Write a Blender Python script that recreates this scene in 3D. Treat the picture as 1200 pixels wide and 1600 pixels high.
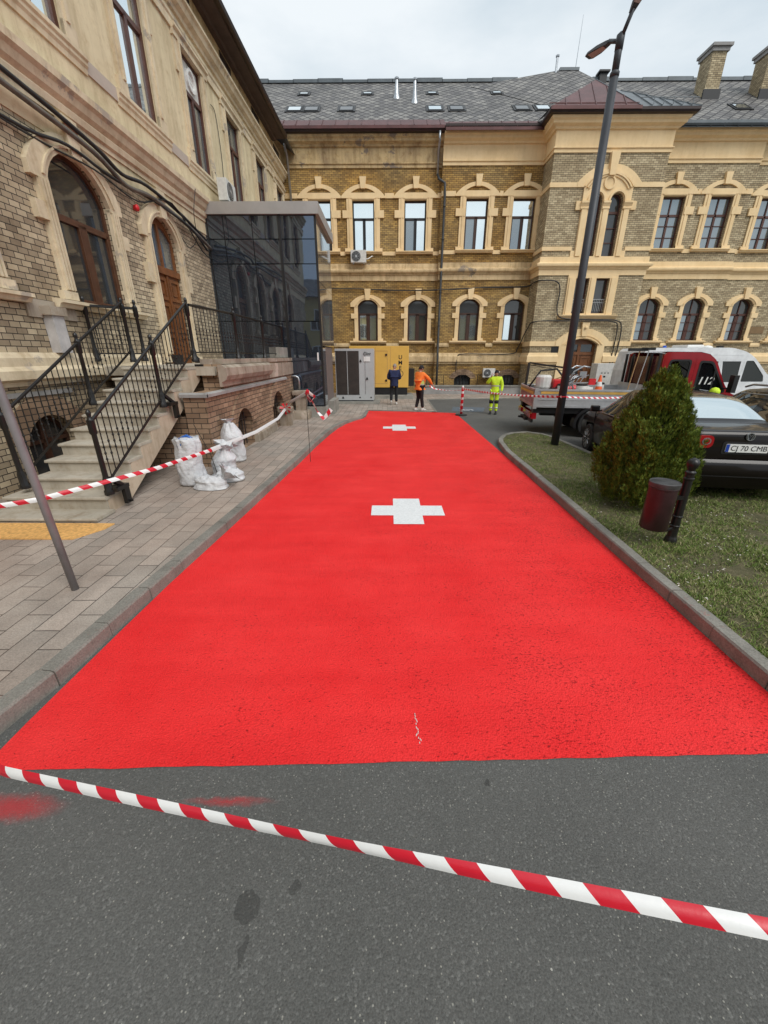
import bpy, bmesh, math, random
from mathutils import Vector, Matrix
from mathutils.geometry import tessellate_polygon
random.seed(7)
R=math.radians
for o in list(bpy.data.objects): bpy.data.objects.remove(o)
S=bpy.context.scene
COL=S.collection
# ------------------------------------------------------------------ camera
CH=2.05
cam=bpy.data.objects.new('camera',bpy.data.cameras.new('camera')); COL.objects.link(cam)
cam.data.sensor_fit='VERTICAL'; cam.data.sensor_height=32.0; cam.data.lens=32.0*612/1600
cam.data.clip_start=0.05; cam.data.clip_end=900
cam.location=(0,0,CH); cam.rotation_euler=(R(90-21.737),0,R(0.522))
S.camera=cam
S.render.resolution_x=768; S.render.resolution_y=1024
# ------------------------------------------------------------------ light
SUN_EL=R(50); SUN_ROT=R(143)
w=bpy.data.worlds.new('World'); S.world=w; w.use_nodes=True
nt=w.node_tree; nt.nodes.clear()
def N(nt,t,**k):
    n=nt.nodes.new(t)
    for a,b in k.items():
        if a.startswith('i_'): n.inputs[a[2:].replace('_',' ')].default_value=b
        else: setattr(n,a,b)
    return n
out=N(nt,'ShaderNodeOutputWorld'); bg=N(nt,'ShaderNodeBackground'); bg.inputs[1].default_value=0.10
sky=N(nt,'ShaderNodeTexSky',sky_type='NISHITA',sun_disc=False,sun_elevation=SUN_EL,sun_rotation=SUN_ROT,dust_density=3.0,air_density=1.0)
tc=N(nt,'ShaderNodeTexCoord'); mp=N(nt,'ShaderNodeMapping'); mp.inputs['Scale'].default_value=(1.2,1.2,3.6)
nz=N(nt,'ShaderNodeTexNoise'); nz.inputs['Scale'].default_value=1.6; nz.inputs['Detail'].default_value=7; nz.inputs['Roughness'].default_value=.55
cr=N(nt,'ShaderNodeValToRGB'); cr.color_ramp.elements[0].position=.38; cr.color_ramp.elements[1].position=.64
cr.color_ramp.elements[0].color=(5.0,5.7,6.2,1); cr.color_ramp.elements[1].color=(6.8,7.2,7.45,1)
mx=N(nt,'ShaderNodeMix',data_type='RGBA'); mx.inputs[0].default_value=.94
L=nt.links.new
L(tc.outputs['Generated'],mp.inputs[0]); L(mp.outputs[0],nz.inputs['Vector']); L(nz.outputs['Fac'],cr.inputs[0])
L(sky.outputs[0],mx.inputs[6]); L(cr.outputs[0],mx.inputs[7]); L(mx.outputs[2],bg.inputs[0]); L(bg.outputs[0],out.inputs[0])
sl=bpy.data.lights.new('sun','SUN'); sl.energy=1.5; sl.angle=R(35); sl.color=(1,.97,.92)
so=bpy.data.objects.new('sun',sl); COL.objects.link(so)
# light travels: from behind the camera, a little from its right, downwards
dv=Vector((-.5,.66,-.9)).normalized(); so.rotation_euler=dv.to_track_quat('-Z','Y').to_euler()
S.view_settings.view_transform='Standard'; S.view_settings.look='None'; S.view_settings.exposure=.45; S.view_settings.gamma=1
S.render.engine='CYCLES'
S.cycles.max_bounces=6; S.cycles.diffuse_bounces=3; S.cycles.glossy_bounces=3; S.cycles.transparent_max_bounces=8; S.cycles.transmission_bounces=4
# ------------------------------------------------------------------ materials
MATS={}
class MT:
    def __init__(s,name,rough=.8,metal=0,spec=.5):
        s.m=bpy.data.materials.new(name); s.m.use_nodes=True; s.nt=s.m.node_tree; s.b=s.nt.nodes['Principled BSDF']
        s.b.inputs['Roughness'].default_value=rough; s.b.inputs['Metallic'].default_value=metal; s.b.inputs['Specular IOR Level'].default_value=spec
        MATS[name]=s.m; s._tc=None
    def n(s,t,**k): return N(s.nt,t,**k)
    def l(s,a,b): s.nt.links.new(a,b)
    def tc(s):
        if not s._tc: s._tc=s.n('ShaderNodeTexCoord')
        return s._tc.outputs['Object']
    def noise(s,scale,detail=4,rough=.6,vec=None,stretch=None):
        v=vec or s.tc()
        if stretch:
            m=s.n('ShaderNodeMapping'); m.inputs['Scale'].default_value=stretch; s.l(v,m.inputs[0]); v=m.outputs[0]
        a=s.n('ShaderNodeTexNoise'); a.inputs['Scale'].default_value=scale; a.inputs['Detail'].default_value=detail; a.inputs['Roughness'].default_value=rough
        s.l(v,a.inputs['Vector']); return a.outputs['Fac']
    def ramp(s,fac,stops):
        r=s.n('ShaderNodeValToRGB'); e=r.color_ramp.elements
        while len(e)<len(stops): e.new(.5)
        for i,(p,c) in enumerate(stops):
            e[i].position=p; e[i].color=(c[0],c[1],c[2],1) if isinstance(c,(tuple,list)) else (c,c,c,1)
        s.l(fac,r.inputs[0]); return r.outputs[0]
    def mix(s,fac,a,b,mode='MIX'):
        m=s.n('ShaderNodeMix',data_type='RGBA',blend_type=mode)
        for i,x in ((0,fac),(6,a),(7,b)):
            if hasattr(x,'is_output'): s.l(x,m.inputs[i])
            else: m.inputs[i].default_value=x if i==0 else ((x[0],x[1],x[2],1) if isinstance(x,(tuple,list)) else (x,x,x,1))
        return m.outputs[2]
    def math(s,op,a,b=0,c=0):
        m=s.n('ShaderNodeMath',operation=op)
        for i,x in enumerate((a,b,c)):
            if hasattr(x,'is_output'): s.l(x,m.inputs[i])
            else: m.inputs[i].default_value=x
        return m.outputs[0]
    def col(s,x):
        if hasattr(x,'is_output'): s.l(x,s.b.inputs['Base Color'])
        else: s.b.inputs['Base Color'].default_value=(x[0],x[1],x[2],1)
        return s
    def bump(s,h,strength=.3,dist=.01):
        b=s.n('ShaderNodeBump'); b.inputs['Strength'].default_value=strength; b.inputs['Distance'].default_value=dist
        s.l(h,b.inputs['Height']); s.l(b.outputs[0],s.b.inputs['Normal']); return s
def sc(c,k): return tuple(min(1,x*k) for x in c)
def simple(name,c,rough=.7,metal=0,var=.12,vs=4,bump=0,bs=80,spec=.5,bd=.003):
    t=MT(name,rough,metal,spec)
    f=t.noise(vs,5)
    t.col(t.ramp(f,[(.3,sc(c,1-var)),(.7,sc(c,1+var))]))
    if bump: t.bump(t.noise(bs,3),bump,bd)
    return t.m
def brick(name,c1,c2,mortar,dirt,dirtfac,bw=.22,rh=.08,ms=.007,dscale=.5,bright=None):
    t=MT(name,.85)
    sp=t.n('ShaderNodeSeparateXYZ'); t.l(t.tc(),sp.inputs[0])
    u=t.math('ADD',sp.outputs[0],sp.outputs[1]); cb=t.n('ShaderNodeCombineXYZ'); t.l(u,cb.inputs[0]); t.l(sp.outputs[2],cb.inputs[1])
    # slight wobble of the joints
    nv=t.n('ShaderNodeTexNoise'); nv.inputs['Scale'].default_value=6; t.l(t.tc(),nv.inputs['Vector'])
    vm=t.n('ShaderNodeVectorMath',operation='MULTIPLY_ADD'); t.l(nv.outputs['Color'],vm.inputs[0]); vm.inputs[1].default_value=(.008,.008,0); t.l(cb.outputs[0],vm.inputs[2])
    b=t.n('ShaderNodeTexBrick',offset=.5); b.inputs['Scale'].default_value=1; b.inputs['Brick Width'].default_value=bw; b.inputs['Row Height'].default_value=rh
    b.inputs['Mortar Size'].default_value=ms; b.inputs['Mortar Smooth'].default_value=.25; b.inputs['Bias'].default_value=-.1
    b.inputs['Color1'].default_value=(*c1,1); b.inputs['Color2'].default_value=(*c2,1); b.inputs['Mortar'].default_value=(*mortar,1)
    t.l(vm.outputs[0],b.inputs['Vector'])
    # a second random per brick, through a coarse white noise on brick cells
    cell=t.n('ShaderNodeTexBrick',offset=.5)
    for k,v in (('Scale',1),('Brick Width',bw),('Row Height',rh),('Mortar Size',0)): cell.inputs[k].default_value=v
    cell.inputs['Color1'].default_value=(.55,.5,.46,1); cell.inputs['Color2'].default_value=(1.15,1.15,1.15,1)
    of=t.n('ShaderNodeVectorMath',operation='ADD'); t.l(vm.outputs[0],of.inputs[0]); of.inputs[1].default_value=(bw*40,rh*22,0); t.l(of.outputs[0],cell.inputs['Vector'])
    c=t.mix(.55,b.outputs['Color'],cell.outputs['Color'],'MULTIPLY')
    big=t.noise(dscale,6,.65)
    if bright: c=t.mix(t.ramp(t.noise(.35,3),[(.42,0),(.62,1)]),c,t.mix(1,c,bright,'MULTIPLY'))
    dm=t.ramp(big,[(.44,0),(.66,dirtfac)])
    c=t.mix(dm,c,t.mix(.8,c,dirt,'MULTIPLY'))
    c=t.mix(t.ramp(t.noise(2.2,5,.7,stretch=(3,3,.5)),[(.5,0),(.8,.45)]),c,t.mix(1,c,(.55,.5,.45),'MULTIPLY'))
    t.col(c)
    h=t.math('SUBTRACT',t.math('MULTIPLY',t.noise(60,3),.35),b.outputs['Fac'])
    t.bump(h,.7,.008); return t.m
def plaster(name,c,c2,stain=.5,streak=.35,peel=None):
    t=MT(name,.9)
    f=t.noise(1.1,6,.62); col=t.ramp(f,[(.3,c2),(.62,c)])
    st=t.ramp(t.noise(1.6,6,.7,stretch=(2.6,2.6,.28)),[(.46,0),(.74,streak)])
    col=t.mix(st,col,t.mix(1,col,(.45,.37,.28),'MULTIPLY'))
    sp=t.ramp(t.noise(5,7,.7),[(.52,0),(.72,stain)])
    col=t.mix(sp,col,t.mix(1,col,(.62,.52,.4),'MULTIPLY'))
    if peel:
        pe=t.ramp(t.noise(.9,9,.68),[(.6,0),(.63,1)])
        col=t.mix(pe,col,peel)
    t.col(col); t.bump(t.noise(35,6,.7),.35,.006); return t.m

BR_L=brick('brick_left',(.62,.52,.36),(.36,.29,.20),(.045,.035,.028),(.42,.36,.3),.8,bw=.185,rh=.0875,ms=.0065,dscale=.45)
BR_O=brick('brick_ochre',(.50,.335,.12),(.30,.20,.085),(.05,.037,.024),(.34,.30,.27),.95,bw=.22,rh=.081,ms=.0075,dscale=.33,bright=(1.25,1.1,.8))
BR_B=brick('brick_beige',(.60,.50,.32),(.38,.30,.18),(.05,.04,.03),(.6,.55,.48),.6,bw=.22,rh=.081,ms=.0075,dscale=.4)
BR_T=brick('brick_terrace',(.42,.29,.19),(.26,.17,.11),(.05,.04,.032),(.5,.45,.4),.8,bw=.25,rh=.092,ms=.007,dscale=.7)
PL_L=plaster('plaster_left',(.74,.63,.42),(.60,.50,.32),.5,.5)
TR_L=plaster('trim_left',(.74,.63,.45),(.56,.46,.31),.55,.5,peel=(.42,.36,.29))
TR_C=plaster('trim_clean',(.87,.66,.385),(.78,.57,.31),.18,.18)
TR_D=plaster('trim_dirty',(.74,.56,.32),(.50,.37,.21),.7,.75,peel=(.30,.24,.18))
FR_D=plaster('frieze_dirty',(.62,.46,.24),(.36,.26,.15),.9,.9,peel=(.22,.17,.13))
STONE=plaster('stone_steps',(.50,.455,.375),(.37,.33,.265),.65,.55)
STRING=plaster('stringer_stone',(.60,.49,.37),(.44,.345,.25),.5,.6)
OLDSTONE=plaster('old_stone',(.40,.34,.27),(.25,.2,.16),.9,.8,peel=(.5,.42,.35))
CONC=simple('concrete_grey',(.27,.26,.23),.9,var=.25,vs=3,bump=.3,bs=60,bd=.006)
GREYST=simple('grey_cement',(.30,.29,.28),.9,var=.2,vs=3,bump=.3)
IRON=simple('black_iron',(.010,.009,.009),.35,var=.3,vs=12,bump=.15,bs=150)
IRONR=simple('black_iron_worn',(.014,.010,.009),.5,var=.5,vs=9,bump=.2,bs=120)
WOODD=simple('door_wood',(.17,.062,.018),.45,var=.3,vs=3,bump=.1,bs=40)
WOODW=simple('window_wood_brown',(.085,.034,.016),.45,var=.25,vs=5)
WOODF=simple('window_wood',(.055,.024,.015),.45,var=.2,vs=6)
WOODR=simple('window_wood_red',(.085,.03,.02),.45,var=.2,vs=6)
GUT=simple('gutter_dark',(.035,.022,.02),.4,.3,var=.2,vs=3)
MAROON=simple('roof_metal_maroon',(.105,.04,.038),.45,.2,var=.25,vs=2)
GREYMET=simple('roof_metal_grey',(.12,.135,.145),.4,.4,var=.2,vs=2)
ZINC=simple('zinc_pipe',(.42,.44,.46),.35,.85,var=.2,vs=5)
DARKPIPE=simple('dark_pipe',(.045,.047,.05),.5,.3,var=.3,vs=5)
ALU=simple('aluminium',(.52,.53,.54),.4,.6,var=.12,vs=4,bump=.1)
FASC=simple('fascia_metal',(.40,.385,.37),.45,.4,var=.08,vs=2)
BLACK=simple('black_plastic',(.012,.012,.013),.45,var=.2,vs=10)
RUBBER=simple('rubber',(.018,.018,.018),.8,var=.25,vs=14,bump=.2)
WHITE=simple('white_plastic',(.78,.78,.76),.4,var=.05,vs=4)
WHITED=simple('white_worn',(.62,.61,.58),.6,var=.15,vs=8)
LGREY=simple('cabinet_grey',(.44,.455,.46),.45,var=.06,vs=2)
YELLOW=simple('generator_yellow',(.72,.42,.085),.45,var=.06,vs=2)
STEELP=simple('painted_steel_pole',(.25,.24,.245),.42,.3,var=.2,vs=4,bump=.1)
LAMPP=simple('lamp_post_grey',(.045,.049,.057),.5,.2,var=.15,vs=3,bump=.05)
LAMPH=simple('lamp_head',(.06,.062,.066),.5,.2,var=.2,vs=6)
DKGREY=simple('dark_grey_panel',(.035,.027,.023),.6,var=.25,vs=5)
RODM=simple('rebar_rod',(.05,.045,.035),.6,.4)
OSB=simple('osb_board',(.72,.40,.13),.7,var=.3,vs=28,bump=.3,bs=60)
SKIN=simple('skin',(.50,.27,.19),.55,var=.08,vs=8)
HAIRG=simple('grey_hair',(.25,.22,.2),.8,var=.3,vs=40)
CABLE=simple('cable_black',(.022,.021,.021),.55,var=.4,vs=6)
CABLEG=simple('cable_grey',(.13,.115,.095),.6,var=.35,vs=4)
REDP=simple('barrier_red',(.62,.018,.025),.4,var=.1,vs=6)
ORANGE=simple('cone_orange',(.85,.14,.03),.5,var=.08,vs=6)
CARDB=simple('cardboard',(.42,.25,.11),.8,var=.15,vs=6)
BAGW=None
def glassmat(name,base,metal,rough=.03,wob=.02,spec=.5):
    t=MT(name,rough,metal,spec); t.col(base)
    t.bump(t.noise(1.6,2),wob,.05); return t.m
GL_SKY=glassmat('coated_glass',(.82,.90,.92),.92)
GL_DK=glassmat('dark_glass',(.035,.038,.04),0,.03,.02,1.0)
GL_MID=glassmat('grey_glass',(.30,.34,.36),.75,.05,.03)
GL_BOX=glassmat('smoked_glass',(.125,.155,.205),.86,.02,.018)
GL_CAR=glassmat('car_glass',(.03,.035,.035),0,.02,.01,1.4)
GL_REAR=glassmat('car_rear_glass',(.72,.80,.82),.85,.08,.0)
def seeglass():
    t=MT('see_through_glass',.02); t.col((.02,.025,.03))
    tr=t.n('ShaderNodeBsdfTransparent'); tr.inputs[0].default_value=(.82,.85,.87,1)
    ms=t.n('ShaderNodeMixShader'); ms.inputs[0].default_value=.18
    o=t.nt.nodes['Material Output']; t.l(tr.outputs[0],ms.inputs[1]); t.l(t.b.outputs[0],ms.inputs[2]); t.l(ms.outputs[0],o.inputs[0]); return t.m
GL_SEE=seeglass()
def carpaint(name,c,metal=0,rough=.3):
    t=MT(name,rough,metal); t.b.inputs['Coat Weight'].default_value=.7; t.b.inputs['Specular IOR Level'].default_value=.15; t.b.inputs['Coat Roughness'].default_value=.05
    t.col(t.ramp(t.noise(3,4),[(.3,sc(c,.85)),(.7,sc(c,1.15))])); return t.m
CP_BLK=carpaint('paint_black',(.006,.004,.004)); CP_BLK.node_tree.nodes['Principled BSDF'].inputs['Coat Weight'].default_value=.45
CP_GRY=carpaint('paint_charcoal',(.03,.034,.04),.3)
CP_RED=carpaint('paint_truck_red',(.30,.008,.014))
CP_WHT=carpaint('paint_white',(.78,.79,.80))
LAMPR=carpaint('tail_lamp_red',(.34,.006,.010))
# ground materials
def asphalt():
    t=MT('asphalt',.86,spec=.35)
    c=t.ramp(t.noise(.7,5,.6),[(.3,(.094,.094,.088)),(.7,(.122,.121,.114))])
    c=t.mix(1,c,t.ramp(t.noise(150,4,.75),[(.3,.6),(.7,1.35)]),'MULTIPLY')
    vg=t.n('ShaderNodeTexVoronoi'); vg.inputs['Scale'].default_value=120; t.l(t.tc(),vg.inputs['Vector']); sg=t.n('ShaderNodeSeparateColor'); t.l(vg.outputs['Color'],sg.inputs[0])
    c=t.mix(1,c,t.ramp(sg.outputs[2],[(.0,.86),(.55,.98),(.92,1.1),(1,1.5)]),'MULTIPLY')
    v=t.n('ShaderNodeTexVoronoi'); v.inputs['Scale'].default_value=70; t.l(t.tc(),v.inputs['Vector'])
    sp=t.n('ShaderNodeSeparateColor'); t.l(v.outputs['Color'],sp.inputs[0])
    pick=t.math('MULTIPLY',t.math('LESS_THAN',v.outputs['Distance'],.22),t.math('GREATER_THAN',sp.outputs[0],.86))
    c=t.mix(t.math('MULTIPLY',pick,.75),c,(.33,.32,.28))
    v2=t.n('ShaderNodeTexVoronoi'); v2.inputs['Scale'].default_value=14; t.l(t.tc(),v2.inputs['Vector'])
    s2=t.n('ShaderNodeSeparateColor'); t.l(v2.outputs['Color'],s2.inputs[0])
    p2=t.math('MULTIPLY',t.math('LESS_THAN',v2.outputs['Distance'],.055),t.math('GREATER_THAN',s2.outputs[1],.82))
    c=t.mix(t.math('MULTIPLY',p2,.8),c,(.45,.44,.40))
    # two dark oil spots
    sp3=t.n('ShaderNodeSeparateXYZ'); wv=t.n('ShaderNodeVectorMath',operation='MULTIPLY_ADD'); nn=t.n('ShaderNodeTexNoise'); nn.inputs['Scale'].default_value=16; t.l(t.tc(),nn.inputs['Vector'])
    t.l(nn.outputs['Color'],wv.inputs[0]); wv.inputs[1].default_value=(.05,.05,0); t.l(t.tc(),wv.inputs[2]); t.l(wv.outputs[0],sp3.inputs[0])
    def spot(x,y,rx,ry):
        a=t.math('POWER',t.math('DIVIDE',t.math('SUBTRACT',sp3.outputs[0],x),rx),2); b=t.math('POWER',t.math('DIVIDE',t.math('SUBTRACT',sp3.outputs[1],y),ry),2)
        return t.math('SUBTRACT',1,t.math('SMOOTH_MIN',t.math('SQRT',t.math('ADD',a,b)),1,.15))
    for (x,y,rx,ry,k,cc) in SPOTS:
        f=t.math('MULTIPLY',t.math('GREATER_THAN',spot(x,y,rx,ry),.02),k); c=t.mix(f,c,cc)
    # red overspray, soft and speckled
    for (x,y,rx,ry,k) in SPRAYS:
        f=spot(x,y,rx,ry); f=t.math('MULTIPLY',t.math('MULTIPLY',f,t.ramp(t.noise(180,3,.8),[(.3,.4),(.65,1.6)])),k); f=t.math('MINIMUM',f,.8)
        c=t.mix(f,c,(.42,.03,.035))
    t.col(c); t.bump(t.math('SUBTRACT',t.noise(150,4,.75),vg.outputs['Distance']),.45,.006); return t.m
SPOTS=[(-.53,.89,.045,.052,.5,(.030,.030,.028)),(-.35,.96,.022,.022,.45,(.028,.028,.026)),(-.51,.76,.012,.05,.5,(.03,.03,.028)),(.55,1.39,.015,.02,.6,(.03,.03,.028))]
SPRAYS=[(-1.80,1.25,.27,.075,1.0),(-.76,1.29,.25,.026,.7)]
ASPH=asphalt()
def redpaint():
    t=MT('red_road_paint',.55,spec=.2)
    c=t.ramp(t.noise(1.1,6,.65),[(.3,(.86,.022,.024)),(.7,(.98,.045,.045))])
    # band streaks from the roller, across the road
    st=t.ramp(t.noise(1.3,5,.6,stretch=(.5,3.5,1)),[(.4,0),(.75,.35)])
    c=t.mix(st,c,(.66,.012,.016))
    # pits where the paint did not fill the asphalt; more of them towards the right
    m=t.n('ShaderNodeMapping'); m.inputs['Scale'].default_value=(1,1.7,1); t.l(t.tc(),m.inputs[0])
    pit=t.noise(42,4,.72,vec=m.outputs[0]); reg=t.noise(1.4,4,.6)
    sp=t.n('ShaderNodeSeparateXYZ'); t.l(t.tc(),sp.inputs[0])
    reg=t.math('ADD',reg,t.math('MULTIPLY',sp.outputs[0],.07))
    f=t.math('MULTIPLY',t.math('SUBTRACT',t.math('ADD',pit,t.math('MULTIPLY',reg,.25)),.725),8); f=t.math('MINIMUM',t.math('MAXIMUM',f,0),.8)
    c=t.mix(1,c,t.ramp(t.noise(120,4,.75),[(.3,.86),(.7,1.08)]),'MULTIPLY')
    c=t.mix(f,c,(.20,.006,.010)); t.col(c)
    vg=t.n('ShaderNodeTexVoronoi'); vg.inputs['Scale'].default_value=95; t.l(t.tc(),vg.inputs['Vector'])
    t.nt.links.remove(t.b.inputs['Base Color'].links[0]); c=t.mix(1,c,t.ramp(vg.outputs['Distance'],[(.2,1.02),(.75,.9)]),'MULTIPLY'); t.col(c)
    t.bump(t.math('SUBTRACT',t.noise(70,5,.7),t.math('ADD',t.math('MULTIPLY',f,.8),t.math('MULTIPLY',vg.outputs['Distance'],.6))),.7,.010); return t.m
REDROAD=redpaint()
def whitepaint():
    t=MT('white_road_paint',.55)
    c=t.ramp(t.noise(40,5,.7),[(.3,(.62,.64,.65)),(.65,(.84,.86,.87))]); t.col(c); t.bump(t.noise(70,5,.7),.5,.008); return t.m
WROAD=whitepaint()
BLUEROAD=MT('blue_road_paint',.8); BLUEROAD.col(BLUEROAD.mix(BLUEROAD.ramp(BLUEROAD.noise(9,6,.8),[(.4,0),(.6,1)]),(.10,.15,.21),(.10,.10,.095))); BLUEROAD=BLUEROAD.m
def paving():
    t=MT('paving',.85)
    sp=t.n('ShaderNodeSeparateXYZ'); t.l(t.tc(),sp.inputs[0]); cb=t.n('ShaderNodeCombineXYZ'); t.l(sp.outputs[1],cb.inputs[0]); t.l(sp.outputs[0],cb.inputs[1])
    nv=t.n('ShaderNodeTexNoise'); nv.inputs['Scale'].default_value=3; t.l(t.tc(),nv.inputs['Vector'])
    vm=t.n('ShaderNodeVectorMath',operation='MULTIPLY_ADD'); t.l(nv.outputs['Color'],vm.inputs[0]); vm.inputs[1].default_value=(.02,.02,0); t.l(cb.outputs[0],vm.inputs[2])
    b=t.n('ShaderNodeTexBrick',offset=.5)
    for k,v in (('Scale',1),('Brick Width',.40),('Row Height',.205),('Mortar Size',.0045),('Mortar Smooth',.2)): b.inputs[k].default_value=v
    b.inputs['Color1'].default_value=(.40,.335,.285,1); b.inputs['Color2'].default_value=(.295,.26,.225,1); b.inputs['Mortar'].default_value=(.05,.042,.035,1)
    t.l(vm.outputs[0],b.inputs['Vector'])
    c=t.mix(1,b.outputs['Color'],t.ramp(t.noise(1.3,6,.7),[(.3,.72),(.7,1.3)]),'MULTIPLY')
    c=t.mix(t.ramp(t.noise(4.5,7,.75),[(.6,0),(.72,.35)]),c,(.40,.38,.35))
    c=t.mix(t.ramp(t.noise(.5,4,.6),[(.4,0),(.7,.4)]),c,(.27,.17,.12))
    c=t.mix(1,c,t.ramp(t.noise(90,3,.7),[(.3,.75),(.7,1.22)]),'MULTIPLY')
    t.col(c); t.bump(t.math('SUBTRACT',t.math('MULTIPLY',t.noise(45,5,.7),.4),b.outputs['Fac']),.6,.006); return t.m
PAVE=paving()
KERB=MT('kerb_concrete',.9)
_c=KERB.ramp(KERB.noise(2.2,6,.7),[(.3,(.15,.14,.12)),(.7,(.27,.255,.225))]); _c=KERB.mix(1,_c,KERB.ramp(KERB.noise(80,3,.7),[(.3,.7),(.7,1.25)]),'MULTIPLY')
_c=KERB.mix(KERB.ramp(KERB.noise(6,6,.8),[(.62,0),(.7,.5)]),_c,(.34,.10,.085)); KERB.col(_c); KERB.bump(KERB.noise(60,4,.7),.4,.006); KERB=KERB.m
def soil():
    t=MT('lawn_soil',.95); c=t.ramp(t.noise(7,7,.75),[(.3,(.055,.055,.02)),(.5,(.10,.09,.04)),(.7,(.19,.155,.09))]); t.col(c); t.bump(t.noise(60,5,.75),.9,.02); return t.m
SOIL=soil()
def leafmat(name,stops,rough=.7):
    t=MT(name,rough); g=t.n('ShaderNodeNewGeometry'); t.col(t.ramp(t.mix(.35,g.outputs['Random Per Island'],t.noise(3.5,4)),stops))
    t.b.inputs['Specular IOR Level'].default_value=.25; return t.m
GRASS=leafmat('grass_blades',[(.2,(.085,.145,.022)),(.42,(.145,.225,.042)),(.62,(.23,.26,.075)),(.76,(.40,.35,.19))])
THUJA=leafmat('thuja_foliage',[(.2,(.05,.080,.012)),(.5,(.105,.150,.018)),(.75,(.19,.235,.028)),(.93,(.24,.20,.04))])
BARK=simple('bark',(.06,.04,.028),.9,var=.3,vs=12,bump=.6,bs=30)
PETAL=simple('fallen_petals',(.75,.68,.62),.7)
def slate():
    t=MT('slate_roof',.6)
    sp=t.n('ShaderNodeSeparateXYZ'); t.l(t.tc(),sp.inputs[0])
    a=t.math('ADD',sp.outputs[0],t.math('MULTIPLY',sp.outputs[2],1.55)); b_=t.math('SUBTRACT',sp.outputs[0],t.math('MULTIPLY',sp.outputs[2],1.55))
    cb=t.n('ShaderNodeCombineXYZ'); t.l(a,cb.inputs[0]); t.l(b_,cb.inputs[1])
    b=t.n('ShaderNodeTexBrick',offset=0)
    for k,v in (('Scale',1),('Brick Width',.48),('Row Height',.48),('Mortar Size',.05),('Mortar Smooth',.6)): b.inputs[k].default_value=v
    b.inputs['Color1'].default_value=(.215,.205,.19,1); b.inputs['Color2'].default_value=(.10,.095,.095,1); b.inputs['Mortar'].default_value=(.022,.021,.022,1)
    t.l(cb.outputs[0],b.inputs['Vector'])
    c=t.mix(1,b.outputs['Color'],t.ramp(t.noise(.8,6,.7),[(.3,.7),(.7,1.35)]),'MULTIPLY')
    c=t.mix(t.ramp(t.noise(2.5,5,.75,stretch=(1,1,.4)),[(.6,0),(.75,.5)]),c,(.30,.28,.25))
    t.col(c); t.bump(t.math('SUBTRACT',1,b.outputs['Fac']),.9,.03); return t.m
SLATE=slate()
def tape():
    t=MT('barrier_tape',.3); uv=t.n('ShaderNodeUVMap'); sp=t.n('ShaderNodeSeparateXYZ'); t.l(uv.outputs[0],sp.inputs[0])
    f=t.math('FRACT',t.math('DIVIDE',t.math('ADD',sp.outputs[0],t.math('MULTIPLY',sp.outputs[1],.04)),.19))
    f=t.math('LESS_THAN',f,.5); t.col(t.mix(f,(.80,.80,.79),(.60,.012,.03)))
    t.bump(t.noise(25,3),.25,.004); return t.m
TAPE=tape()
def bollardmat():
    t=MT('bollard_bands',.4); sp=t.n('ShaderNodeSeparateXYZ'); t.l(t.tc(),sp.inputs[0])
    f=t.math('LESS_THAN',t.math('FRACT',t.math('DIVIDE',sp.outputs[2],.215)),.62); t.col(t.mix(f,(.75,.75,.74),(.6,.015,.03))); return t.m
BANDS=bollardmat()
def sackmat():
    t=MT('woven_sack',.55); c=t.ramp(t.noise(6,5),[(.3,(.50,.51,.53)),(.7,(.68,.685,.70))]); t.col(c)
    t.bump(t.noise(9,5,.6,stretch=(1,1,1.6)),.8,.03); return t.m
SACK=sackmat()
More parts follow.
